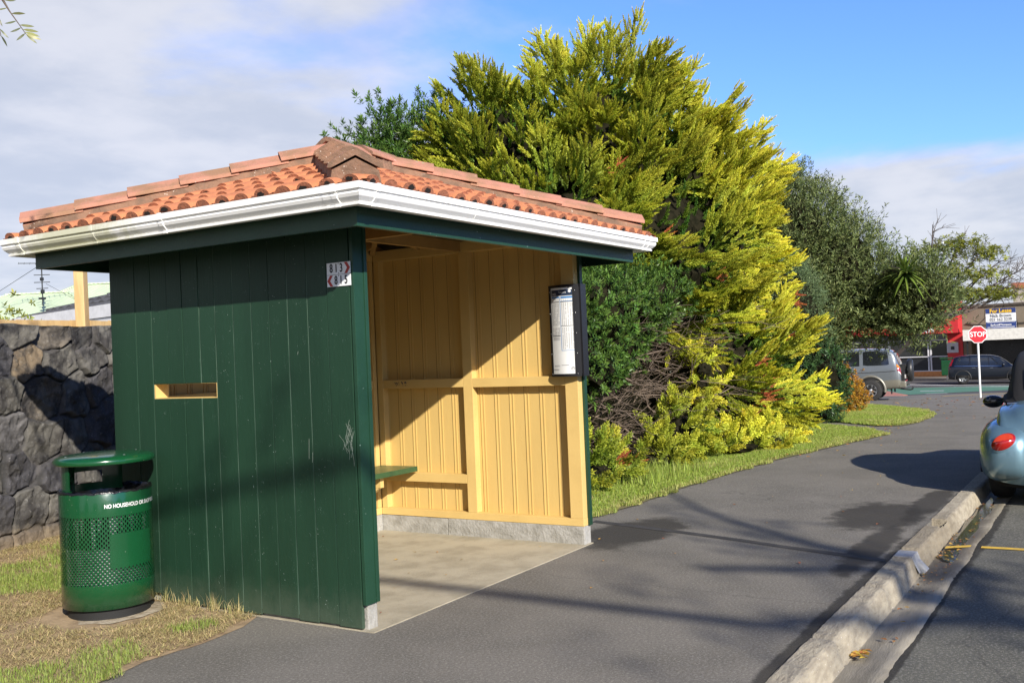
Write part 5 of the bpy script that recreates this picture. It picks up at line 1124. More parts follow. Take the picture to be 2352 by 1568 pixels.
# ---------------------------------------------------------------- cars
def pch(xs, ys, x):
    xs = np.asarray(xs, float); ys = np.asarray(ys, float); h = np.diff(xs); d = np.diff(ys)/h; m = np.zeros(len(xs)); m[0] = d[0]; m[-1] = d[-1]
    for i in range(1, len(xs)-1): m[i] = 0 if d[i-1]*d[i] <= 0 else 2*d[i-1]*d[i]/(d[i-1]+d[i])
    i = np.clip(np.searchsorted(xs, x)-1, 0, len(xs)-2); t = (x-xs[i])/h[i]
    return (2*t**3-3*t**2+1)*ys[i]+(t**3-2*t**2+t)*h[i]*m[i]+(-2*t**3+3*t**2)*ys[i+1]+(t**3-t**2)*h[i]*m[i+1]
class Car:
    """body surface through stations (x, half width, z bottom, z shoulder, half width at roof, z roof)"""
    def __init__(s, st): s.st = np.array(st, float); s.n = len(st)
    def P(s, u, v, side=1, off=0.):
        def q(u, v):
            p = [float(pch(np.arange(s.n), s.st[:, k], min(max(u, 0), s.n-1))) for k in range(6)]; x, w, zb, zs, wr, zr = p; h = zs-zb
            pts = [(0, zb), (.80*w, zb), (.955*w, zb+.10*h), (1.0*w, zb+.42*h), (.99*w, zb+.78*h), (.945*w, zs), ((.93*w+wr)/2, (zs+zr-.05)/2), (wr, zr-.055), (wr*.78, zr-.008), (0, zr+.012)]
            i = min(int(v), 8); t = v-i; pp = [np.array(pts[max(i-1, 0)]), np.array(pts[i]), np.array(pts[i+1]), np.array(pts[min(i+2, 9)])]
            if i == 0: pp[0] = np.array([-pts[1][0], pts[1][1]])
            if i == 8: pp[3] = np.array([-pts[8][0], pts[8][1]])
            c = .5*((2*pp[1])+(pp[2]-pp[0])*t+(2*pp[0]-5*pp[1]+4*pp[2]-pp[3])*t*t+(3*pp[1]-pp[0]-3*pp[2]+pp[3])*t**3)
            return Vector((x, c[0], c[1]))
        a = q(u, v); e = .02
        du = q(min(u+e, s.n-1), v)-q(max(u-e, 0), v); dv = q(u, min(v+e, 9))-q(u, max(v-e, 0)); n = du.cross(dv)
        if n.length > 1e-9:
            n.normalize(); n = n if (n.dot(Vector((0, a.y, a.z-.7))) >= 0 or off == 0) else -n; a = a+n*off
        a.y *= side; return a
    def body(s, name, m, t, nu=60, nv=27):
        b = MB()
        for sd_ in (1, -1):
            b.grid(lambda i, j: s.P(i*(s.n-1), j*9, sd_), nu, nv)
        return b.build(name, m, t)
    def patch(s, name, m, t, u0, u1, v0, v1, side, off=.006, nu=10, nv=6, rnd=0, skew=(0, 0)):
        b = MB(); vs = []
        def f(i, j):
            a = u0+(u1-u0)*i+(skew[0] if i < .5 else skew[1])*j; vv = v0+(v1-v0)*j
            if rnd:
                k = abs(2*i-1)**6; vv = (v0+v1)/2+(vv-(v0+v1)/2)*(1-rnd*k)
            return s.P(a, vv, side, off)
        b.grid(f, nu, nv); return b.build(name, m, t)
def paint(name, col, met=.6, rough=.3, coat=1.): 
    m = mat(name, col, rough, tuple(c*.93 for c in col), .4, 3, metal=met, coat=coat); return m
m_glass = mat('dark car glass', (.012, .014, .016), .05, (.01, .011, .012), .3, 2, spec=.9, coat=.5)
m_tyre = mat('tyre rubber', (.016, .016, .016), .8, (.024, .023, .021), .6, 20); m_trim = mat('black car plastic', (.014, .014, .015), .55)
m_rim = mat('alloy wheel', (.62, .63, .64), .3, metal=.85); m_lens = mat('red lamp lens', (.32, .008, .006), .14, (.22, .006, .005), .6, 9, coat=1.); m_chr = mat('chrome trim', (.72, .73, .75), .15, metal=1.)
m_wlens = mat('clear lamp lens', (.62, .60, .58), .15, coat=1.); m_olens = mat('amber lamp lens', (.75, .26, .02), .15, coat=1.); m_dark = mat('dark underside', (.006, .006, .006), .9)
def wheel(t, x, y, R_, w=.21, spokes=6, rimR=.62):
    s = 1 if y > 0 else -1; b = MB(); wh_ = []
    b.lathe([(R_*.60, -w/2), (R_*.86, -w/2), (R_*.965, -w*.40), (R_, -w*.25), (R_, w*.25), (R_*.965, w*.40), (R_*.86, w/2), (R_*.60, w/2)], 36, (x, y, R_), axis='y'); ty = b.build('wheel', m_tyre, t)
    b = MB(); yo = y+s*w*.44
    b.lathe([(R_*rimR, 0), (R_*rimR*.93, s*.004), (R_*rimR*.90, -s*.03)], 32, (x, yo, R_), axis='y'); b.lathe([(0, s*.010), (R_*.13, s*.008), (R_*.15, -s*.01)], 16, (x, yo-s*.008, R_), axis='y')
    for k in range(spokes):
        a = 2*PI*k/spokes+.3; d = Vector((math.cos(a), 0, math.sin(a))); b.beam(Vector((x, yo-s*.018, R_))+d*R_*.08, Vector((x, yo-s*.012, R_))+d*R_*rimR*.94, .016, R_*.20 if spokes < 7 else R_*.13)
    rim = b.build('rim', m_rim, ty); b = MB(); b.lathe([(0, 0), (R_*rimR*.92, 0)], 28, (x, yo-s*.05, R_), axis='y'); b.build('brake_disc', m_dark, ty)
def arch(car, t, x, y, R_, w0, m=None, flare=None):
    s = 1 if y > 0 else -1; b = MB(); b.lathe([(0, 0), (R_*1.17, 0), (R_*1.17, -s*.25)], 30, (x, y, R_*1.04), axis='y', a0=-.15, a1=PI+.15); b.build('wheel_well', m_dark, t)
    if flare: b = MB(); b.lathe([(R_*1.14, s*.004), (R_*1.20, s*.030), (R_*1.32, s*.014), (R_*1.36, -s*.02)], 30, (x, y, R_*1.04), axis='y', a0=-.18, a1=PI+.18); b.build('wheel_arch', flare, t)

# dark compact SUV on the cross street, nose to the right
def dark_suv(label, loc, rz, simple=False):
    t = thing('parked_car', label, 'car', loc, rz, local=True)
    c = Car([(0.0, .70, .42, .72, .52, .74), (.03, .80, .36, .90, .56, .98), (.10, .86, .30, 1.00, .60, 1.22), (.32, .90, .27, 1.03, .62, 1.52), (.62, .91, .26, 1.02, .64, 1.62), (1.4, .91, .25, 1.00, .66, 1.68), (2.2, .91, .25, .98, .66, 1.66), (2.75, .91, .25, .97, .63, 1.55), (3.25, .91, .25, .98, .62, 1.22), (3.45, .90, .25, .97, .68, 1.05), (4.0, .88, .26, .92, .66, .97), (4.35, .82, .28, .80, .60, .86), (4.50, .66, .32, .62, .5, .68)])
    pm = paint('dark blue black car paint', (.004, .006, .012), .0, .3, .25); c.body('body', pm, t)
    for sd_ in (1, -1):
        c.patch('window', m_glass, t, 3.25, 4.72, 5.25, 6.92, sd_, .006, 8, 5, .45, (.45, 0)); c.patch('window', m_glass, t, 4.82, 5.95, 5.25, 6.95, sd_); c.patch('window', m_glass, t, 6.05, 8.0, 5.25, 6.90, sd_, .006, 10, 5, 0, (0, -1.0))
        c.patch('window_trim', m_chr, t, 3.15, 8.2, 5.10, 5.20, sd_, .008, 18, 1); c.patch('sill', m_trim, t, 1.5, 11, 1.1, 2.35, sd_, .010, 14, 2)
        for xx in (.80, 3.55): arch(c, t, xx, sd_*.905, .345, .9, flare=m_trim); wheel(t, xx, sd_*.80, .345)
        b = MB(); b.add([c.P(u, v, sd_, .012) for u, v in ((2.75, 7.2), (3.15, 6.9), (2.6, 5.6), (2.3, 4.3), (1.7, 4.3), (1.9, 5.6))], [(0, 1, 2, 5), (5, 2, 3, 4)]); b.build('tail_light', m_lens, t)
        b = MB(); b.lathe([(0, .10), (.07, .08), (.09, 0), (.07, -.06), (0, -.07)], 10, (2.95, sd_*1.00, 1.08), axis='x'); b.build('wing_mirror', pm, t)
        for u in (4.9, 6.1):
            q = c.P(u, 5.0, sd_, .01); b = MB(); b.box(q.x-.02, q.x+.16, q.y-.015, q.y+.015, q.z-.09, q.z-.06); b.build('door_handle', m_chr, t, bevel=.005)
    for sd_ in (1, -1): c.patch('rear_window', m_glass, t, 1.7, 2.9, 7.6, 9, sd_, .008, 6, 4); c.patch('windscreen', m_glass, t, 7.2, 8.9, 7.5, 9, sd_, .008, 6, 4)
    return t
dark_suv('dark navy estate car parked across the street behind the stop sign', (55.6, 4.75, -1.14), R(-83)).scale = (.93, .93, .93)
dark_suv('dark car parked furthest right across the street, mostly behind the beetle car', (57.4, -.2, -1.14), R(-83)).scale = (.93, .93, .93)

# silver four wheel drive with a spare wheel, tail towards the path
def silver_suv():
    t = thing('parked_car', 'silver four wheel drive with tail mounted spare wheel, under the olive tree', 'car', (30.6, 2.60, gz(31.4)+.02), R(96), local=True)
    c = Car([(0.0, .78, .50, .92, .60, .95), (.03, .84, .44, 1.06, .64, 1.14), (.10, .87, .42, 1.12, .66, 1.34), (.22, .885, .42, 1.13, .68, 1.60), (.42, .89, .40, 1.12, .69, 1.70), (1.2, .89, .38, 1.10, .70, 1.745), (2.2, .89, .38, 1.09, .70, 1.74), (2.8, .89, .38, 1.08, .68, 1.66), (3.25, .89, .38, 1.08, .70, 1.30), (3.5, .88, .38, 1.07, .74, 1.14), (4.1, .87, .40, 1.04, .72, 1.09), (4.5, .84, .42, .92, .66, .98), (4.65, .70, .45, .75, .55, .80)])
    pm = paint('silver car paint', (.17, .19, .205), .45, .38); ch = paint('champagne lower car paint', (.22, .21, .17), .4, .4); c.body('body', pm, t)
    for sd_ in (1, -1):
        c.patch('window', m_glass, t, 3.75, 4.95, 5.30, 6.88, sd_, .006, 8, 5, .12, (.15, 0)); c.patch('window', m_glass, t, 5.08, 5.85, 5.30, 6.88, sd_); c.patch('window', m_glass, t, 5.95, 7.9, 5.30, 6.85, sd_, .006, 8, 5, 0, (0, -1.0))
        c.patch('side_strip', m_trim, t, 2.6, 10, 4.02, 4.12, sd_, .004, 14, 1); c.patch('lower_panel', ch, t, .6, 10.6, .95, 2.95, sd_, .012, 20, 5)
        for xx in (.95, 3.72): arch(c, t, xx, sd_*.90, .37, .9, flare=ch); wheel(t, xx, sd_*.80, .37, .24, 8, .56)
        b = MB(); g = lambda uu0, uu1, v0, v1, mm, nm: c.patch(nm, mm, t, uu0, uu1, v0, v1, sd_, .014, 5, 4)
        g(.25, 2.05, 4.15, 5.0, m_lens, 'tail_light'); g(.7, 2.25, 5.0, 5.75, m_olens, 'indicator_light'); g(.25, 1.8, 3.85, 4.15, m_wlens, 'reversing_light')
    for sd_ in (1, -1): c.patch('rear_window', m_glass, t, 1.0, 3.1, 7.4, 9, sd_, .008, 6, 4)
    b = MB(); b.box(-.16, .10, -.84, .84, .44, .66); b.build('bumper', ch, t, bevel=.05)
    b = MB(); b.lathe([(0, .11), (.20, .105), (.33, .09), (.372, .05), (.375, 0), (.372, -.05), (.33, -.09), (0, -.10)], 36, (-.24, .02, .98), axis='x'); b.build('spare_wheel', mat('black spare wheel cover', (.022, .023, .024), .42), t)
    b = MB(); b.box(-.14, .02, -.02, .30, .78, 1.2); b.box(-.10, .03, .30, .62, .62, .98); b.build('wheel_carrier', m_trim, t, bevel=.01)
    b = MB(); b.box(-.135, -.10, .34, .60, .74, .86); b.build('number_plate', m_wlens, t)
    b = MB(); b.tube([(.3, .0, .42), (.0, .0, .36), (-.22, .0, .33), (-.30, .0, .36)], .025, 8); b.lathe([(0, .05), (.02, .045), (.026, .025), (.02, .005), (.012, -.02)], 10, (-.30, 0, .39)); b.build('tow_bar', m_trim, t)
    for y_ in (.55, -.72): b = MB(); b.box(.30, .34, y_, y_+.17, .24, .42); b.build('mud_flap', m_trim, t)
silver_suv()

# blue grey rounded small convertible at the right edge, rear towards us
def beetle():
    t = thing('parked_car', 'pale blue grey rounded convertible with black fabric roof, parked at the kerb', 'car', (6.12, -3.34, -.125), R(0), local=True)
    pm = mat('pale blue grey car paint', (.15, .26, .32), .36, (.14, .24, .30), .4, 3, metal=.55, coat=1.)
    c = Car([(.10, .40, .30, .50, .2, .52), (.13, .60, .27, .64, .40, .70), (.22, .68, .24, .80, .52, .90), (.42, .71, .22, .90, .58, .985), (.75, .72, .20, .93, .62, 1.02), (1.5, .74, .19, .94, .66, 1.00), (2.6, .74, .19, .93, .66, .99), (3.0, .72, .20, .90, .64, 1.00), (3.5, .70, .22, .80, .58, .90), (3.85, .62, .25, .62, .48, .74), (4.02, .45, .30, .5, .3, .56)])
    c.body('body', pm, t)
    # bulging wings: rear and front fenders as swept ellipsoids
    for sd_ in (1, -1):
        for (cx, ln, nm) in ((.78, .78, 'rear_fender'), (3.15, .80, 'front_fender')):
            b = MB(); ne = 2/3.0
            def f(i, j):
                pw = lambda q: math.copysign(abs(q)**ne, q)
                a = PI*i*2; p = PI*(j-.5); x = cx+ln*pw(math.cos(p))*pw(math.cos(a)); y = .585+.285*pw(math.cos(p))*pw(math.sin(a)); z = .46+.375*pw(math.sin(p))
                if z < .46: z = .46+(z-.46)*.7
                return Vector((x, y*sd_, z))
            b.grid(f, 56, 28); b.build(nm, pm, t)
        xx = .82; b = MB(); b.lathe([(0, 0), (.36, 0), (.36, -sd_*.3)], 30, (xx, sd_*.866, .33), axis='y', a0=-.1, a1=PI+.1); b.build('wheel_well', m_dark, t)
        for xx in (.82, 3.33): wheel(t, xx, sd_*.70, .315, .21, 6, .62)
    # rear bumper apron, continuous round the tail
    b = MB(); nb = 40
    def bf(i, j):
        a = -PI/2+PI*i; y = .845*math.sin(a)*(1-.10*(1-j)*abs(math.sin(a))); x = .55-.53*abs(math.cos(a))**.62*(1-.10*(1-j)**2)-.015*math.sin(PI*j); z = .215+.275*j+.045*(1-j)*(abs(math.sin(a))**6)
        return Vector((x, y, z))
    b.grid(bf, nb, 8); b.grid(lambda i, j: Vector((bf(i, 1).x+.10*j, bf(i, 1).y*(1-.10*j), .49+.035*j)), nb, 2); b.build('bumper', pm, t)
    b = MB(); b.grid(lambda i, j: bf(i, 0)+Vector((.10+.01, 0, -.06*j+.012)) , nb, 1); b.box(.45, 3.8, -.62, .62, .17, .30); b.build('underside', m_dark, t)
    b = MB(); b.grid(lambda i, j: (bf(i, 1.0)+Vector((-.004, 0, .002+.006*j))), nb, 1); b.build('bumper_seam', m_dark, t)
    # lamps
    for sd_ in (1, -1):
        def skin(y, z, o):      # point on the fender skin, facing backwards
            k = max(.02, 1-abs((y-.585)/.285)**3.0-abs((z-.46)/.375)**3.0)**(1/3.0); return Vector((.78-.78*k-o, y*sd_, z+o*.3))
        def lamp(nm, r1, r2, o, mm, dome):
            b = MB(); vs = []; K = 5
            for k in range(K+1):
                q = k/K
                for a in range(32):
                    an = 2*PI*a/32; u, v = r1*q*math.cos(an), r2*q*math.sin(an); vs.append(skin(.605+u*.97-v*.2, .635-u*.2+v*.97, o+dome*(1-q*q)))
            b.add(vs, [(k*32+a, k*32+(a+1) % 32, (k+1)*32+(a+1) % 32, (k+1)*32+a) for k in range(K) for a in range(32)], 0, True); return b.build(nm, mm, t)
        lamp('lamp_surround', .124, .096, .006, pm, .006); tl_ = lamp('tail_light', .108, .080, .012, m_lens, .035)
        b = MB()
        b.grid(lambda i, j: skin(.605+(-.092+.184*i)*.97-(.006+(.066*math.sqrt(max(0, 1-(2*i-1)**2))-.004)*j)*.2, .635-(-.092+.184*i)*.2+(.006+(.066*math.sqrt(max(0, 1-(2*i-1)**2))-.004)*j)*.97, .046), 14, 5); b.build('indicator_lens', mat('orange red indicator lens', (.50, .045, .012), .14, coat=1.), tl_)
        b = MB(); b.tube([(.62, sd_*.60, .853), (.42, sd_*.55, .835), (.27, sd_*.47, .78), (.185, sd_*.39, .71), (.15, sd_*.33, .63), (.13, sd_*.30, .54)], .0055, 6); b.build('fender_seam', m_dark, t)
        b = MB(); b.lathe([(0, -.012), (.04, -.008), (.048, 0), (.052, .02)], 22, (.085, .50*sd_, .345), axis='x'); b.build('reversing_light', m_wlens, t)
        b = MB(); b.tube([(.9, .66*sd_, 1.00), (.88, .80*sd_, 1.0)], .012, 6); b.build('side_marker', m_trim, t)
        b = MB()
        b.grid(lambda i, j: Vector((2.55+.07*math.cos(PI*(j-.5))*math.cos(2*PI*i), sd_*(.94+.115*math.sin(PI*(j-.5))), .87+.075*math.cos(PI*(j-.5))*math.sin(2*PI*i))), 18, 12); b.tube([(2.6, sd_*.68, .86), (2.58, sd_*.86, .85)], .022, 6); b.build('wing_mirror', mat('black gloss mirror', (.012, .016, .015), .15, coat=1.), t)
    # fabric roof, arched front to back
    st = [(.52, .50, .96, .96, .48, .99), (.60, .62, .95, 1.00, .54, 1.10), (.80, .665, .95, 1.04, .56, 1.27), (1.10, .68, .95, 1.06, .57, 1.41), (1.60, .68, .95, 1.06, .57, 1.49), (2.1, .67, .95, 1.05, .56, 1.47), (2.5, .66, .95, 1.03, .52, 1.35), (2.95, .62, .95, .98, .50, 1.03)]
    r = Car(st); r.body('fabric_roof', mat('black fabric roof', (.010, .010, .011), .85, bump=.2, bs=300), t, 36, 27)
    for sd_ in (1, -1): r.patch('window', m_glass, t, 2.9, 6.6, 5.2, 6.8, sd_, .006); r.patch('rear_window', m_glass, t, 1.1, 2.2, 7.9, 9, sd_, .008)
    b = MB(); b.tube([(.50, y, .975+.012*(1-(y/.6)**2)) for y in np.linspace(-.60, .60, 13)], .008, 6); b.build('roof_trim', m_chr, t)
    b = MB(); b.box(.06, .10, -.26, .26, .62, .74); b.build('number_plate', m_wlens, t)
beetle()

# ---------------------------------------------------------------- stop sign
def stop_sign():
    x, y = 31.77, .41; z0 = gz(x); t = thing('stop_sign', 'red octagonal stop sign on a white pole at the street corner', 'road sign', (x, y, z0))
    b = MB(); b.tube([(x, y, z0-.1), (x, y, z0+2.30)], .034, 12); b.build('pole', mat('white pole paint', (.80, .80, .78), .5), t)
    n = Vector((-.95, -.30, 0)).normalized(); ex = Vector((-n.y, n.x, 0))*1; ex = Vector((n.y*-1, n.x, 0)); ey = Vector((0, 0, 1)); ex = ey.cross(n); c = Vector((x, y, z0+2.10))+n*.06
    def octa(b, r, o, mi, th=0):
        vs = [c+n*o+ex*r*math.cos(PI/8+k*PI/4)+ey*r*math.sin(PI/8+k*PI/4) for k in range(8)]; b.add(vs, [tuple(range(8))], mi)
        if th: w = [p-n*th for p in vs]; b.add(w, [tuple(range(8))[::-1]], mi); b.add(vs+w, [(k, (k+1) % 8, 8+(k+1) % 8, 8+k) for k in range(8)], mi)
    b = MB(); octa(b, .305, 0, 0, .004); pl = b.build('plate', mat('white reflective sheet', (.82, .82, .82), .4), t)
    b = MB(); octa(b, .280, .003, 0); b.build('red_face', mat('red reflective sheet', (.60, .015, .03), .4), pl)
    b = MB(); text_mb(b, 'STOP', c+n*.006, ex, ey, .235, 0, .86, bold=.003); b.build('lettering', mat('white sign letters', (.85, .85, .85), .5), pl)
stop_sign()

# ---------------------------------------------------------------- shops over the cross street
FD = Vector((-.10, -.995, 0)).normalized(); FA = Vector((65.4, 5.2, -1.10))-FD*6.1; FN = Vector((FD.y, -FD.x, 0))   # along the facade (to the right), and outwards
if FN.dot(CAM-FA) < 0: FN = -FN
def fp(s, o, z): return FA+FD*s+FN*o+Vector((0, 0, z))
def fbox(b, s0, s1, o0, o1, z0, z1, mi=0):
    vs = [fp(s, o, z) for s in (s0, s1) for o in (o0, o1) for z in (z0, z1)]; return b.add(vs, [(0, 1, 3, 2), (4, 6, 7, 5), (0, 4, 5, 1), (2, 3, 7, 6), (0, 2, 6, 4), (1, 5, 7, 3)], mi)
def shops():
    # red shop
    t = thing('red_shop', 'bright red shop front with white framed windows, behind the silver car', 'shop', fp(0, 0, 0)); SR = 6.1
    m_redw = mat('red painted wall', (.55, .025, .03), .6, (.45, .02, .025), .7, 2); m_fr = mat('white aluminium frame', (.62, .62, .66), .4); m_sg = mat('shop window glass', (.020, .022, .026), .06, (.03, .032, .037), .6, .8, spec=.8)
    b = MB(); fbox(b, -9, SR, -8, -.25, 0, 4.3); fbox(b, -9, SR, -.25, .9, 2.80, 4.72); fbox(b, SR-.95, SR, -.25, .0, 0, 2.9); b.build('wall', m_redw, t, bevel=.02)
    b = MB(); fbox(b, -9.05, SR+.05, -.3, .97, 4.72, 4.84); b.build('parapet_cap', mat('red brick capping', (.50, .08, .05), .8), t)
    b = MB(); fbox(b, -9, SR-.95, -.20, -.06, 0, .34); b.build('brick_plinth', mat('orange brick plinth', (.62, .25, .08), .8, (.50, .19, .06), .9, 8), t)
    b = MB(); fbox(b, -9, SR-.95, -.24, -.16, .34, 2.9); b.build('window', m_sg, t)
    b = MB()
    for s in (-8.9, -6.2, -3.6, -1.0, 1.35, 4.05): fbox(b, s, s+.09, -.155, -.06, .34, 2.9)
    for z in (.34, 1.28, 2.36): fbox(b, -9, SR-.95, -.15, -.05, z, z+.06)
    fbox(b, 1.44, 1.52, -.14, -.05, .4, 2.3); fbox(b, 3.9, 3.98, -.14, -.05, .4, 2.3); b.build('window_frame', m_fr, t)
    b = MB(); fbox(b, 5.15, 5.85, .0, .12, 1.52, 2.2); bx = b.build('wall_box', mat('pale grey sign box', (.50, .49, .52), .5), t, bevel=.02)
    b = MB(); fbox(b, 5.40, 5.62, .125, .13, 1.72, 1.94); b.build('box_mark', m_blk, bx)
    b = MB(); text_mb(b, 'TAKEAWAYS', fp(3.4, .93, 3.02), FD, Vector((0, 0, 1)), .42, 0, 1.0, bold=.02); b.build('lettering', mat('white shop letters', (.8, .8, .8), .5), t)
    # taupe building
    t2 = thing('taupe_shop', 'taupe rendered shop building with white verandah fascia and dark shop front', 'shop', fp(SR, 0, 0)); m_tp = mat('taupe render', (.19, .155, .11), .85, (.16, .13, .095), .8, 1.2, .2, 20)
    b = MB(); fbox(b, SR+.01, 40, -9, -.1, 2.9, 4.42); fbox(b, SR+.01, SR+.5, -9, -.1, 0, 2.9); b.build('wall', m_tp, t2)
    b = MB(); fbox(b, SR+.01, 40, -.12, .03, 4.42, 4.54); fbox(b, SR+4.62, SR+4.82, -.1, .04, 4.3, 4.6); b.build('parapet_cap', mat('dark taupe capping', (.085, .07, .055), .8), t2)
    b = MB(); fbox(b, SR+.5, 40, -9, -1.6, 0, 2.9); b.build('shop_front', mat('dark shop interior', (.012, .012, .014), .25, (.02, .02, .022), .6, 1), t2)
    b = MB(); fbox(b, SR+.6, 40, 2.35, 2.45, 2.27, 2.95); fbox(b, SR+.6, SR+.7, -.1, 2.35, 2.40, 2.95); fbox(b, SR+.6, 40, -.1, 2.35, 2.88, 2.93); b.build('verandah_fascia', mat('cream white fascia paint', (.74, .72, .66), .6), t2)
    for s in (SR+.75, SR+7.5, SR+14): b = MB(); fbox(b, s, s+.1, 2.2, 2.3, 0, 2.28); b.build('verandah_post', m_trim, t2)
    b = MB()
    for s in (SR+2.2, SR+3.7, SR+5.3, SR+6.9, SR+8.7): b.tube([fp(s, 2.2, 2.87), fp(s-.55, -.08, 3.9)], .03, 6, 0, False)
    b.tube([fp(SR+.2, -.05, 3.35), fp(SR+1.2, -.02, 3.22), fp(SR+2.4, -.02, 3.2), fp(SR+4.4, -.02, 3.3)], .03, 6); b.build('stay_rod', m_trim, t2)
    b = MB(); fbox(b, SR+2.75, SR+3.62, -2.6, -1.8, 4.3, 5.5); ch = b.build('chimney', mat('grey chimney render', (.42, .38, .33), .85), t2); b = MB(); fbox(b, SR+2.68, SR+3.69, -2.66, -1.74, 5.5, 5.85); b.build('chimney_cap', mat('terracotta chimney bricks', (.42, .15, .08), .85), ch)
    b = MB(); b.add([fp(SR+4.2, -3.5, 4.5), fp(SR+11.5, -3.5, 4.5), fp(SR+8.5, -6, 6.0), fp(SR+7, -6, 6.0), fp(SR+4.2, -8.5, 4.5), fp(SR+11.5, -8.5, 4.5)], [(0, 1, 2, 3), (0, 3, 4), (1, 5, 2), (4, 3, 2, 5)]); b.build('hip_roof', mat('rusty iron roof', (.42, .30, .26), .7, (.40, .14, .07), .9, 3), t2)
    # lease boards standing on the verandah
    m_navy = mat('navy board print', (.02, .045, .19), .5); m_yl2 = mat('yellow board letters', (.85, .52, .03), .5); m_bw = mat('white board', (.80, .80, .80), .5); m_gr = mat('grey board letters', (.16, .17, .19), .5)
    for i, (s0, lab) in enumerate(((SR+1.85, 'for lease board with phone number standing on the verandah above the stop sign'), (SR+4.45, 'for lease board cut by the right edge of the photo, with green mark'))):
        q = thing('lease_board', lab, 'board', fp(s0, 1.9, 2.86), group='for lease boards'); w = 1.7; h = 1.22; z = 2.96; e = Vector((0, 0, 1)); o = 1.9
        b = MB(); fbox(b, s0, s0+w, o-.03, o, z, z+h); b.build('panel', m_bw, q)
        b = MB(); fbox(b, s0, s0+w, o, o+.004, z+h*.76, z+h); fbox(b, s0, s0+w, o, o+.004, z, z+h*.33); b.build('printed_bands', m_navy, q)
        b = MB(); text_mb(b, 'For Lease', fp(s0+w/2, o+.012, z+h*.875), FD, e, .34, 0, .92, bold=.014); b.build('lettering', m_yl2, q)
        b = MB(); text_mb(b, 'Nick Brown' if i == 0 else 'Property', fp(s0+w/2, o+.012, z+h*.635), FD, e, .26, 0, .95, bold=.004)
        if i == 0: text_mb(b, '021 162 3239', fp(s0+w/2, o+.012, z+h*.44), FD, e, .25, 0, .90, bold=.004)
        b.build('small_lettering', m_gr, q)
        b = MB(); fbox(b, s0+.08, s0+w-.08, o+.004, o+.007, z+.06, z+.09); fbox(b, s0+.08, s0+w-.08, o+.004, o+.007, z+.36, z+.375); fbox(b, s0+.3, s0+w-.1, o+.004, o+.007, z+.415, z+.44); text_mb(b, 'Barfoot&Thompson', fp(s0+w/2, o+.012, z+.215), FD, e, .16, 0, .92, bold=.004); b.build('firm_lettering', m_bw, q)
        if i: b = MB(); b.lathe([(0, 0), (.22, 0)], 18, fp(s0+1.2, o+.01, z+h*.66), axis='x'); b.build('green_mark', mat('green board print', (.05, .50, .12), .5), q)
    # council bin on the far footpath
    x, y, z = 60.8, 5.55, -1.08; t4 = thing('litter_bin', 'small green litter bin on the far footpath by the dark car', 'litter bin', (x, y, z)); gmm = MATS['glossy green bin paint']
    b = MB(); b.box(x-.3, x+.3, y-.28, y+.28, z+.22, z+1.15); b.build('body', gmm, t4, bevel=.04); b = MB(); b.box(x-.36, x+.36, y-.34, y+.34, z+1.22, z+1.30); b.box(x-.2, x+.2, y+.1, y+.3, z+1.1, z+1.25); b.build('lid', gmm, t4, bevel=.02); b = MB(); b.tube([(x, y, z-.05), (x, y, z+.3)], .05, 8); b.build('leg', m_chr, t4)
shops()

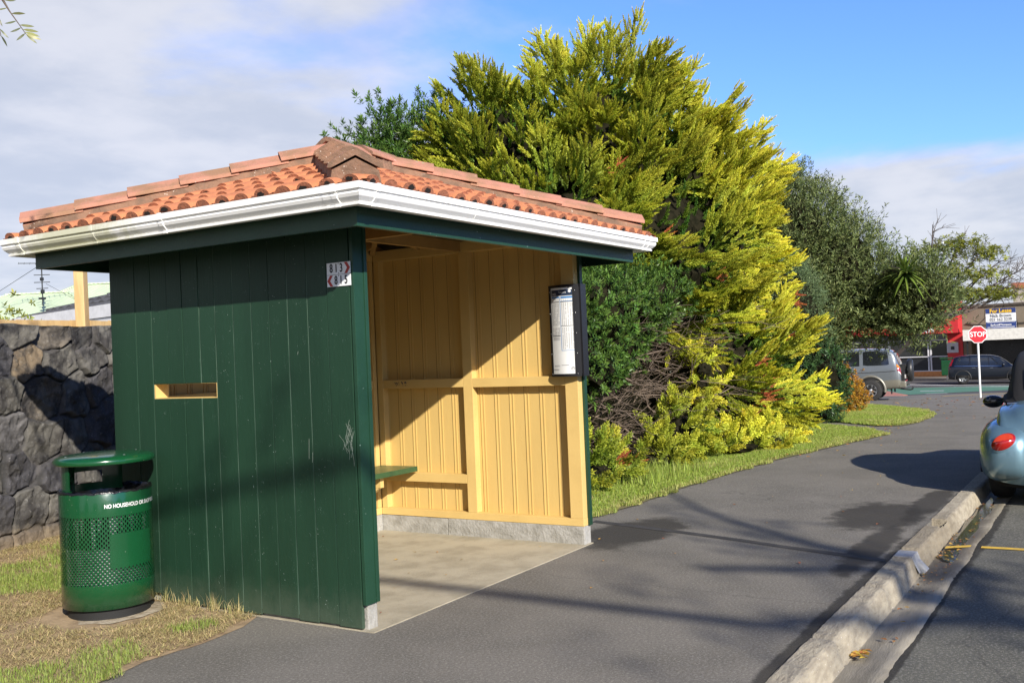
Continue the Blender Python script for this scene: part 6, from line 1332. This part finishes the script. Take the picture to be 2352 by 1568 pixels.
# ---------------------------------------------------------------- houses beyond the stone wall
def hip(b, c, dx, dy, lx, ly, ze, zr, mi=0, ridge=None):
    """hip roof: centre, unit axes, half lengths"""
    c = Vector((*c, 0)); dx = Vector((*dx, 0)); dy = Vector((*dy, 0)); rl = ridge if ridge is not None else max(lx-ly, 0)
    v = [c-dx*lx-dy*ly, c+dx*lx-dy*ly, c+dx*lx+dy*ly, c-dx*lx+dy*ly]; v = [p+Vector((0, 0, ze)) for p in v]+[c-dx*rl+Vector((0, 0, zr)), c+dx*rl+Vector((0, 0, zr))]
    b.add(v, [(0, 1, 5, 4), (1, 2, 5), (2, 3, 4, 5), (3, 0, 4)], mi)
def houses():
    g = bpy.data.materials.new('pale green corrugated iron'); g.use_nodes = True; tt = g.node_tree; p = tt.nodes['Principled BSDF']; p.inputs['Roughness'].default_value = .5
    co = N(tt, 'ShaderNodeTexCoord'); n = N(tt, 'ShaderNodeTexNoise', ins={'Scale': 1.3, 'Detail': 7}); tt.links.new(co.outputs['Object'], n.inputs['Vector']); tt.links.new(mix_c(tt, smooth(tt, n.outputs[0], .4, .7), (.52, .62, .42), (.46, .56, .38)), p.inputs['Base Color'])
    wv = N(tt, 'ShaderNodeTexWave', ins={'Scale': 3.2}); tt.links.new(co.outputs['Object'], wv.inputs['Vector']); bn = N(tt, 'ShaderNodeBump', ins={'Strength': .6, 'Distance': .04}); tt.links.new(wv.outputs[0], bn.inputs['Height']); tt.links.new(bn.outputs[0], p.inputs['Normal'])
    cw = mat('cream weatherboard', (.62, .60, .50), .7)
    dx = (.50, -.866); dy = (.866, .50)
    t = thing('house', 'house with pale green iron hip roofs beyond the stone wall', 'house', (22, 35, 0))
    b = MB(); hip(b, (21.3, 36.1), dx, dy, 6.6, 5.4, 2.6, 5.05, ridge=1.35); hip(b, (24.8, 33.4), dx, dy, 7.6, 5.6, 2.4, 5.5, ridge=3.2); rf = b.build('roof', g, t)
    b = MB()
    for c, lx, ly in (((21.3, 36.1), 5.9, 4.8), ((24.8, 33.4), 6.9, 5.0)):
        M = Matrix(((dx[0], dy[0], 0, c[0]), (dx[1], dy[1], 0, c[1]), (0, 0, 1, 0), (0, 0, 0, 1))); b.box(-lx, lx, -ly, ly, -.1, 2.65, M=M)
    b.build('wall', cw, t)
    # ridge caps
    b = MB()
    for c, lx, ly, ze, zr, rl in (((21.3, 36.1), 6.6, 5.4, 2.6, 5.05, 1.35), ((24.8, 33.4), 7.6, 5.6, 2.4, 5.5, 3.2)):
        C_ = Vector((*c, 0)); DX = Vector((*dx, 0)); DY = Vector((*dy, 0)); r_ = [C_-DX*rl+Vector((0, 0, zr)), C_+DX*rl+Vector((0, 0, zr))]
        b.beam(r_[0], r_[1], .26, .05)
        for sx, sy, k in ((-1, -1, 0), (1, -1, 1), (1, 1, 1), (-1, 1, 0)): b.beam(r_[k], C_+DX*lx*sx+DY*ly*sy+Vector((0, 0, ze)), .26, .05)
    b.build('ridge_cap', g, rf)
    b = MB(); b.lathe([(0, .3), (.12, .28), (.14, .1), (.1, 0)], 10, (25.3, 32.5, 5.1)); b.build('roof_vent', m_bw2, rf)
    # aerial
    a = Vector((19.75, 33.45, 4.3)); b = MB(); b.tube([a, a+Vector((0, 0, 1.75))], .025, 6)
    for z, L in ((1.72, .85), (1.25, .30), (.95, .30), (.7, .22)):
        b.tube([a+Vector((-L*.85, L*.5, z)), a+Vector((L*.85, -L*.5, z+.02))], .016, 5)
        if L > .5:
            for k in range(9): q = a+Vector((-L*.85, L*.5, z)).lerp(Vector((L*.85, -L*.5, z)), k/8); b.tube([q-Vector((.18, .3, 0)), q+Vector((.18, .3, 0))], .010, 4)
    b.box(a.x-.06, a.x+.05, a.y-.05, a.y+.05, a.z+1.02, a.z+1.15); b.box(a.x-.05, a.x+.07, a.y-.05, a.y+.05, a.z+.5, a.z+.66); b.box(a.x-.12, a.x+.1, a.y-.08, a.y+.08, a.z+.26, a.z+.34)
    b.tube([a+Vector((.1, -.1, .9)), a+Vector((1.1, -1.4, -.1))], .008, 4); ae = b.build('aerial', m_trim, t)
    b = MB(); b.tube([(18.65, 35.0, 4.7), (18.62, 35.0, 6.6)], .022, 5); b.build('whip_aerial', mat('pale metal rod', (.5, .55, .5), .5), t)
    # nearer house with dark tiles and white gutter
    h = thing('house', 'nearer house with charcoal tile roof and white gutter, left behind the pine post', 'house', (7, 9, 0))
    ax = Vector((-.22, -.975, 0)); ay = Vector((.975, -.22, 0)); c0 = Vector((5.03, 11.46, 0)); Lx = 5.2; ly = 4.2
    b = MB(); ncs = 7; mm = 150; ze = 2.42; sl = .33
    def rp(s, v, hgt): return c0+ax*s+ay*v+Vector((0, 0, ze+sl*min(v, 5.2-v)+hgt))
    for k in range(ncs):
        v0 = k*.35; v1 = v0+.37; lowp = []; hip_ = []
        for i in range(mm+1):
            s = v0+(Lx-v0)*i/mm; w = .018*math.sin(s*2*PI/.30); lowp.append(rp(s, v0, .045+w)); hip_.append(rp(max(s, v1), v1, .010+w*.8))
        b.add(lowp+hip_, [(i, i+1, mm+2+i, mm+1+i) for i in range(mm)], 0, True); base_ = [rp(v0+(Lx-v0)*i/mm, v0, -.01) for i in range(mm+1)]; b.add(lowp+base_, [(i, i+1, mm+2+i, mm+1+i) for i in range(mm)], 0, True)
    b.add([rp(0, 0, 0), rp(2.6, 2.6, 0), rp(0, 5.2, 0), rp(5.2, 5.2, 0), rp(5.2, 2.6, 0)], [(0, 1, 2), (1, 4, 3, 2)])
    b.build('roof', mat('charcoal roof tile', (.085, .085, .088), .7, (.055, .055, .058), .7, 3), h)
    b = MB(); g0 = c0-ay*.12-ax*.12
    for (o, z0, z1) in ((0, ze-.14, ze+.03), (.02, ze-.24, ze-.145)):
        q = [g0+ay*o, g0+ax*(Lx)+ay*o, g0+ax*Lx+ay*.12, g0+ay*.12]; b.add([Vector((p_.x, p_.y, z0)) for p_ in q]+[Vector((p_.x, p_.y, z1)) for p_ in q], [(0, 3, 2, 1), (4, 5, 6, 7), (0, 1, 5, 4), (1, 2, 6, 5), (2, 3, 7, 6), (3, 0, 4, 7)])
    q = [g0, g0+ay*5.5, g0+ay*5.5+ax*.1, g0+ax*.1]; b.add([Vector((p_.x, p_.y, ze-.24)) for p_ in q]+[Vector((p_.x, p_.y, ze+.02)) for p_ in q], [(0, 3, 2, 1), (4, 5, 6, 7), (0, 1, 5, 4), (1, 2, 6, 5), (2, 3, 7, 6), (3, 0, 4, 7)])
    b.build('gutter', m_bw2, h)
    b = MB(); M = Matrix(((ax.x, ay.x, 0, c0.x), (ax.y, ay.y, 0, c0.y), (0, 0, 1, 0), (0, 0, 0, 1))); b.box(.5, Lx-.1, .5, 4.8, -.1, 2.3, M=M); b.build('wall', cw, h)
    wr = MB(); wr.tube([(14.2, 38, 5.0), (18.8, 35.6, 4.75), (19.7, 33.5, 5.95)], .012, 4); o = wr.build('overhead_cable', m_trim); o['label'] = 'thin black cable running to the roof aerial'; o['category'] = 'cable'
m_bw2 = mat('white house trim', (.78, .78, .80), .4)
houses()
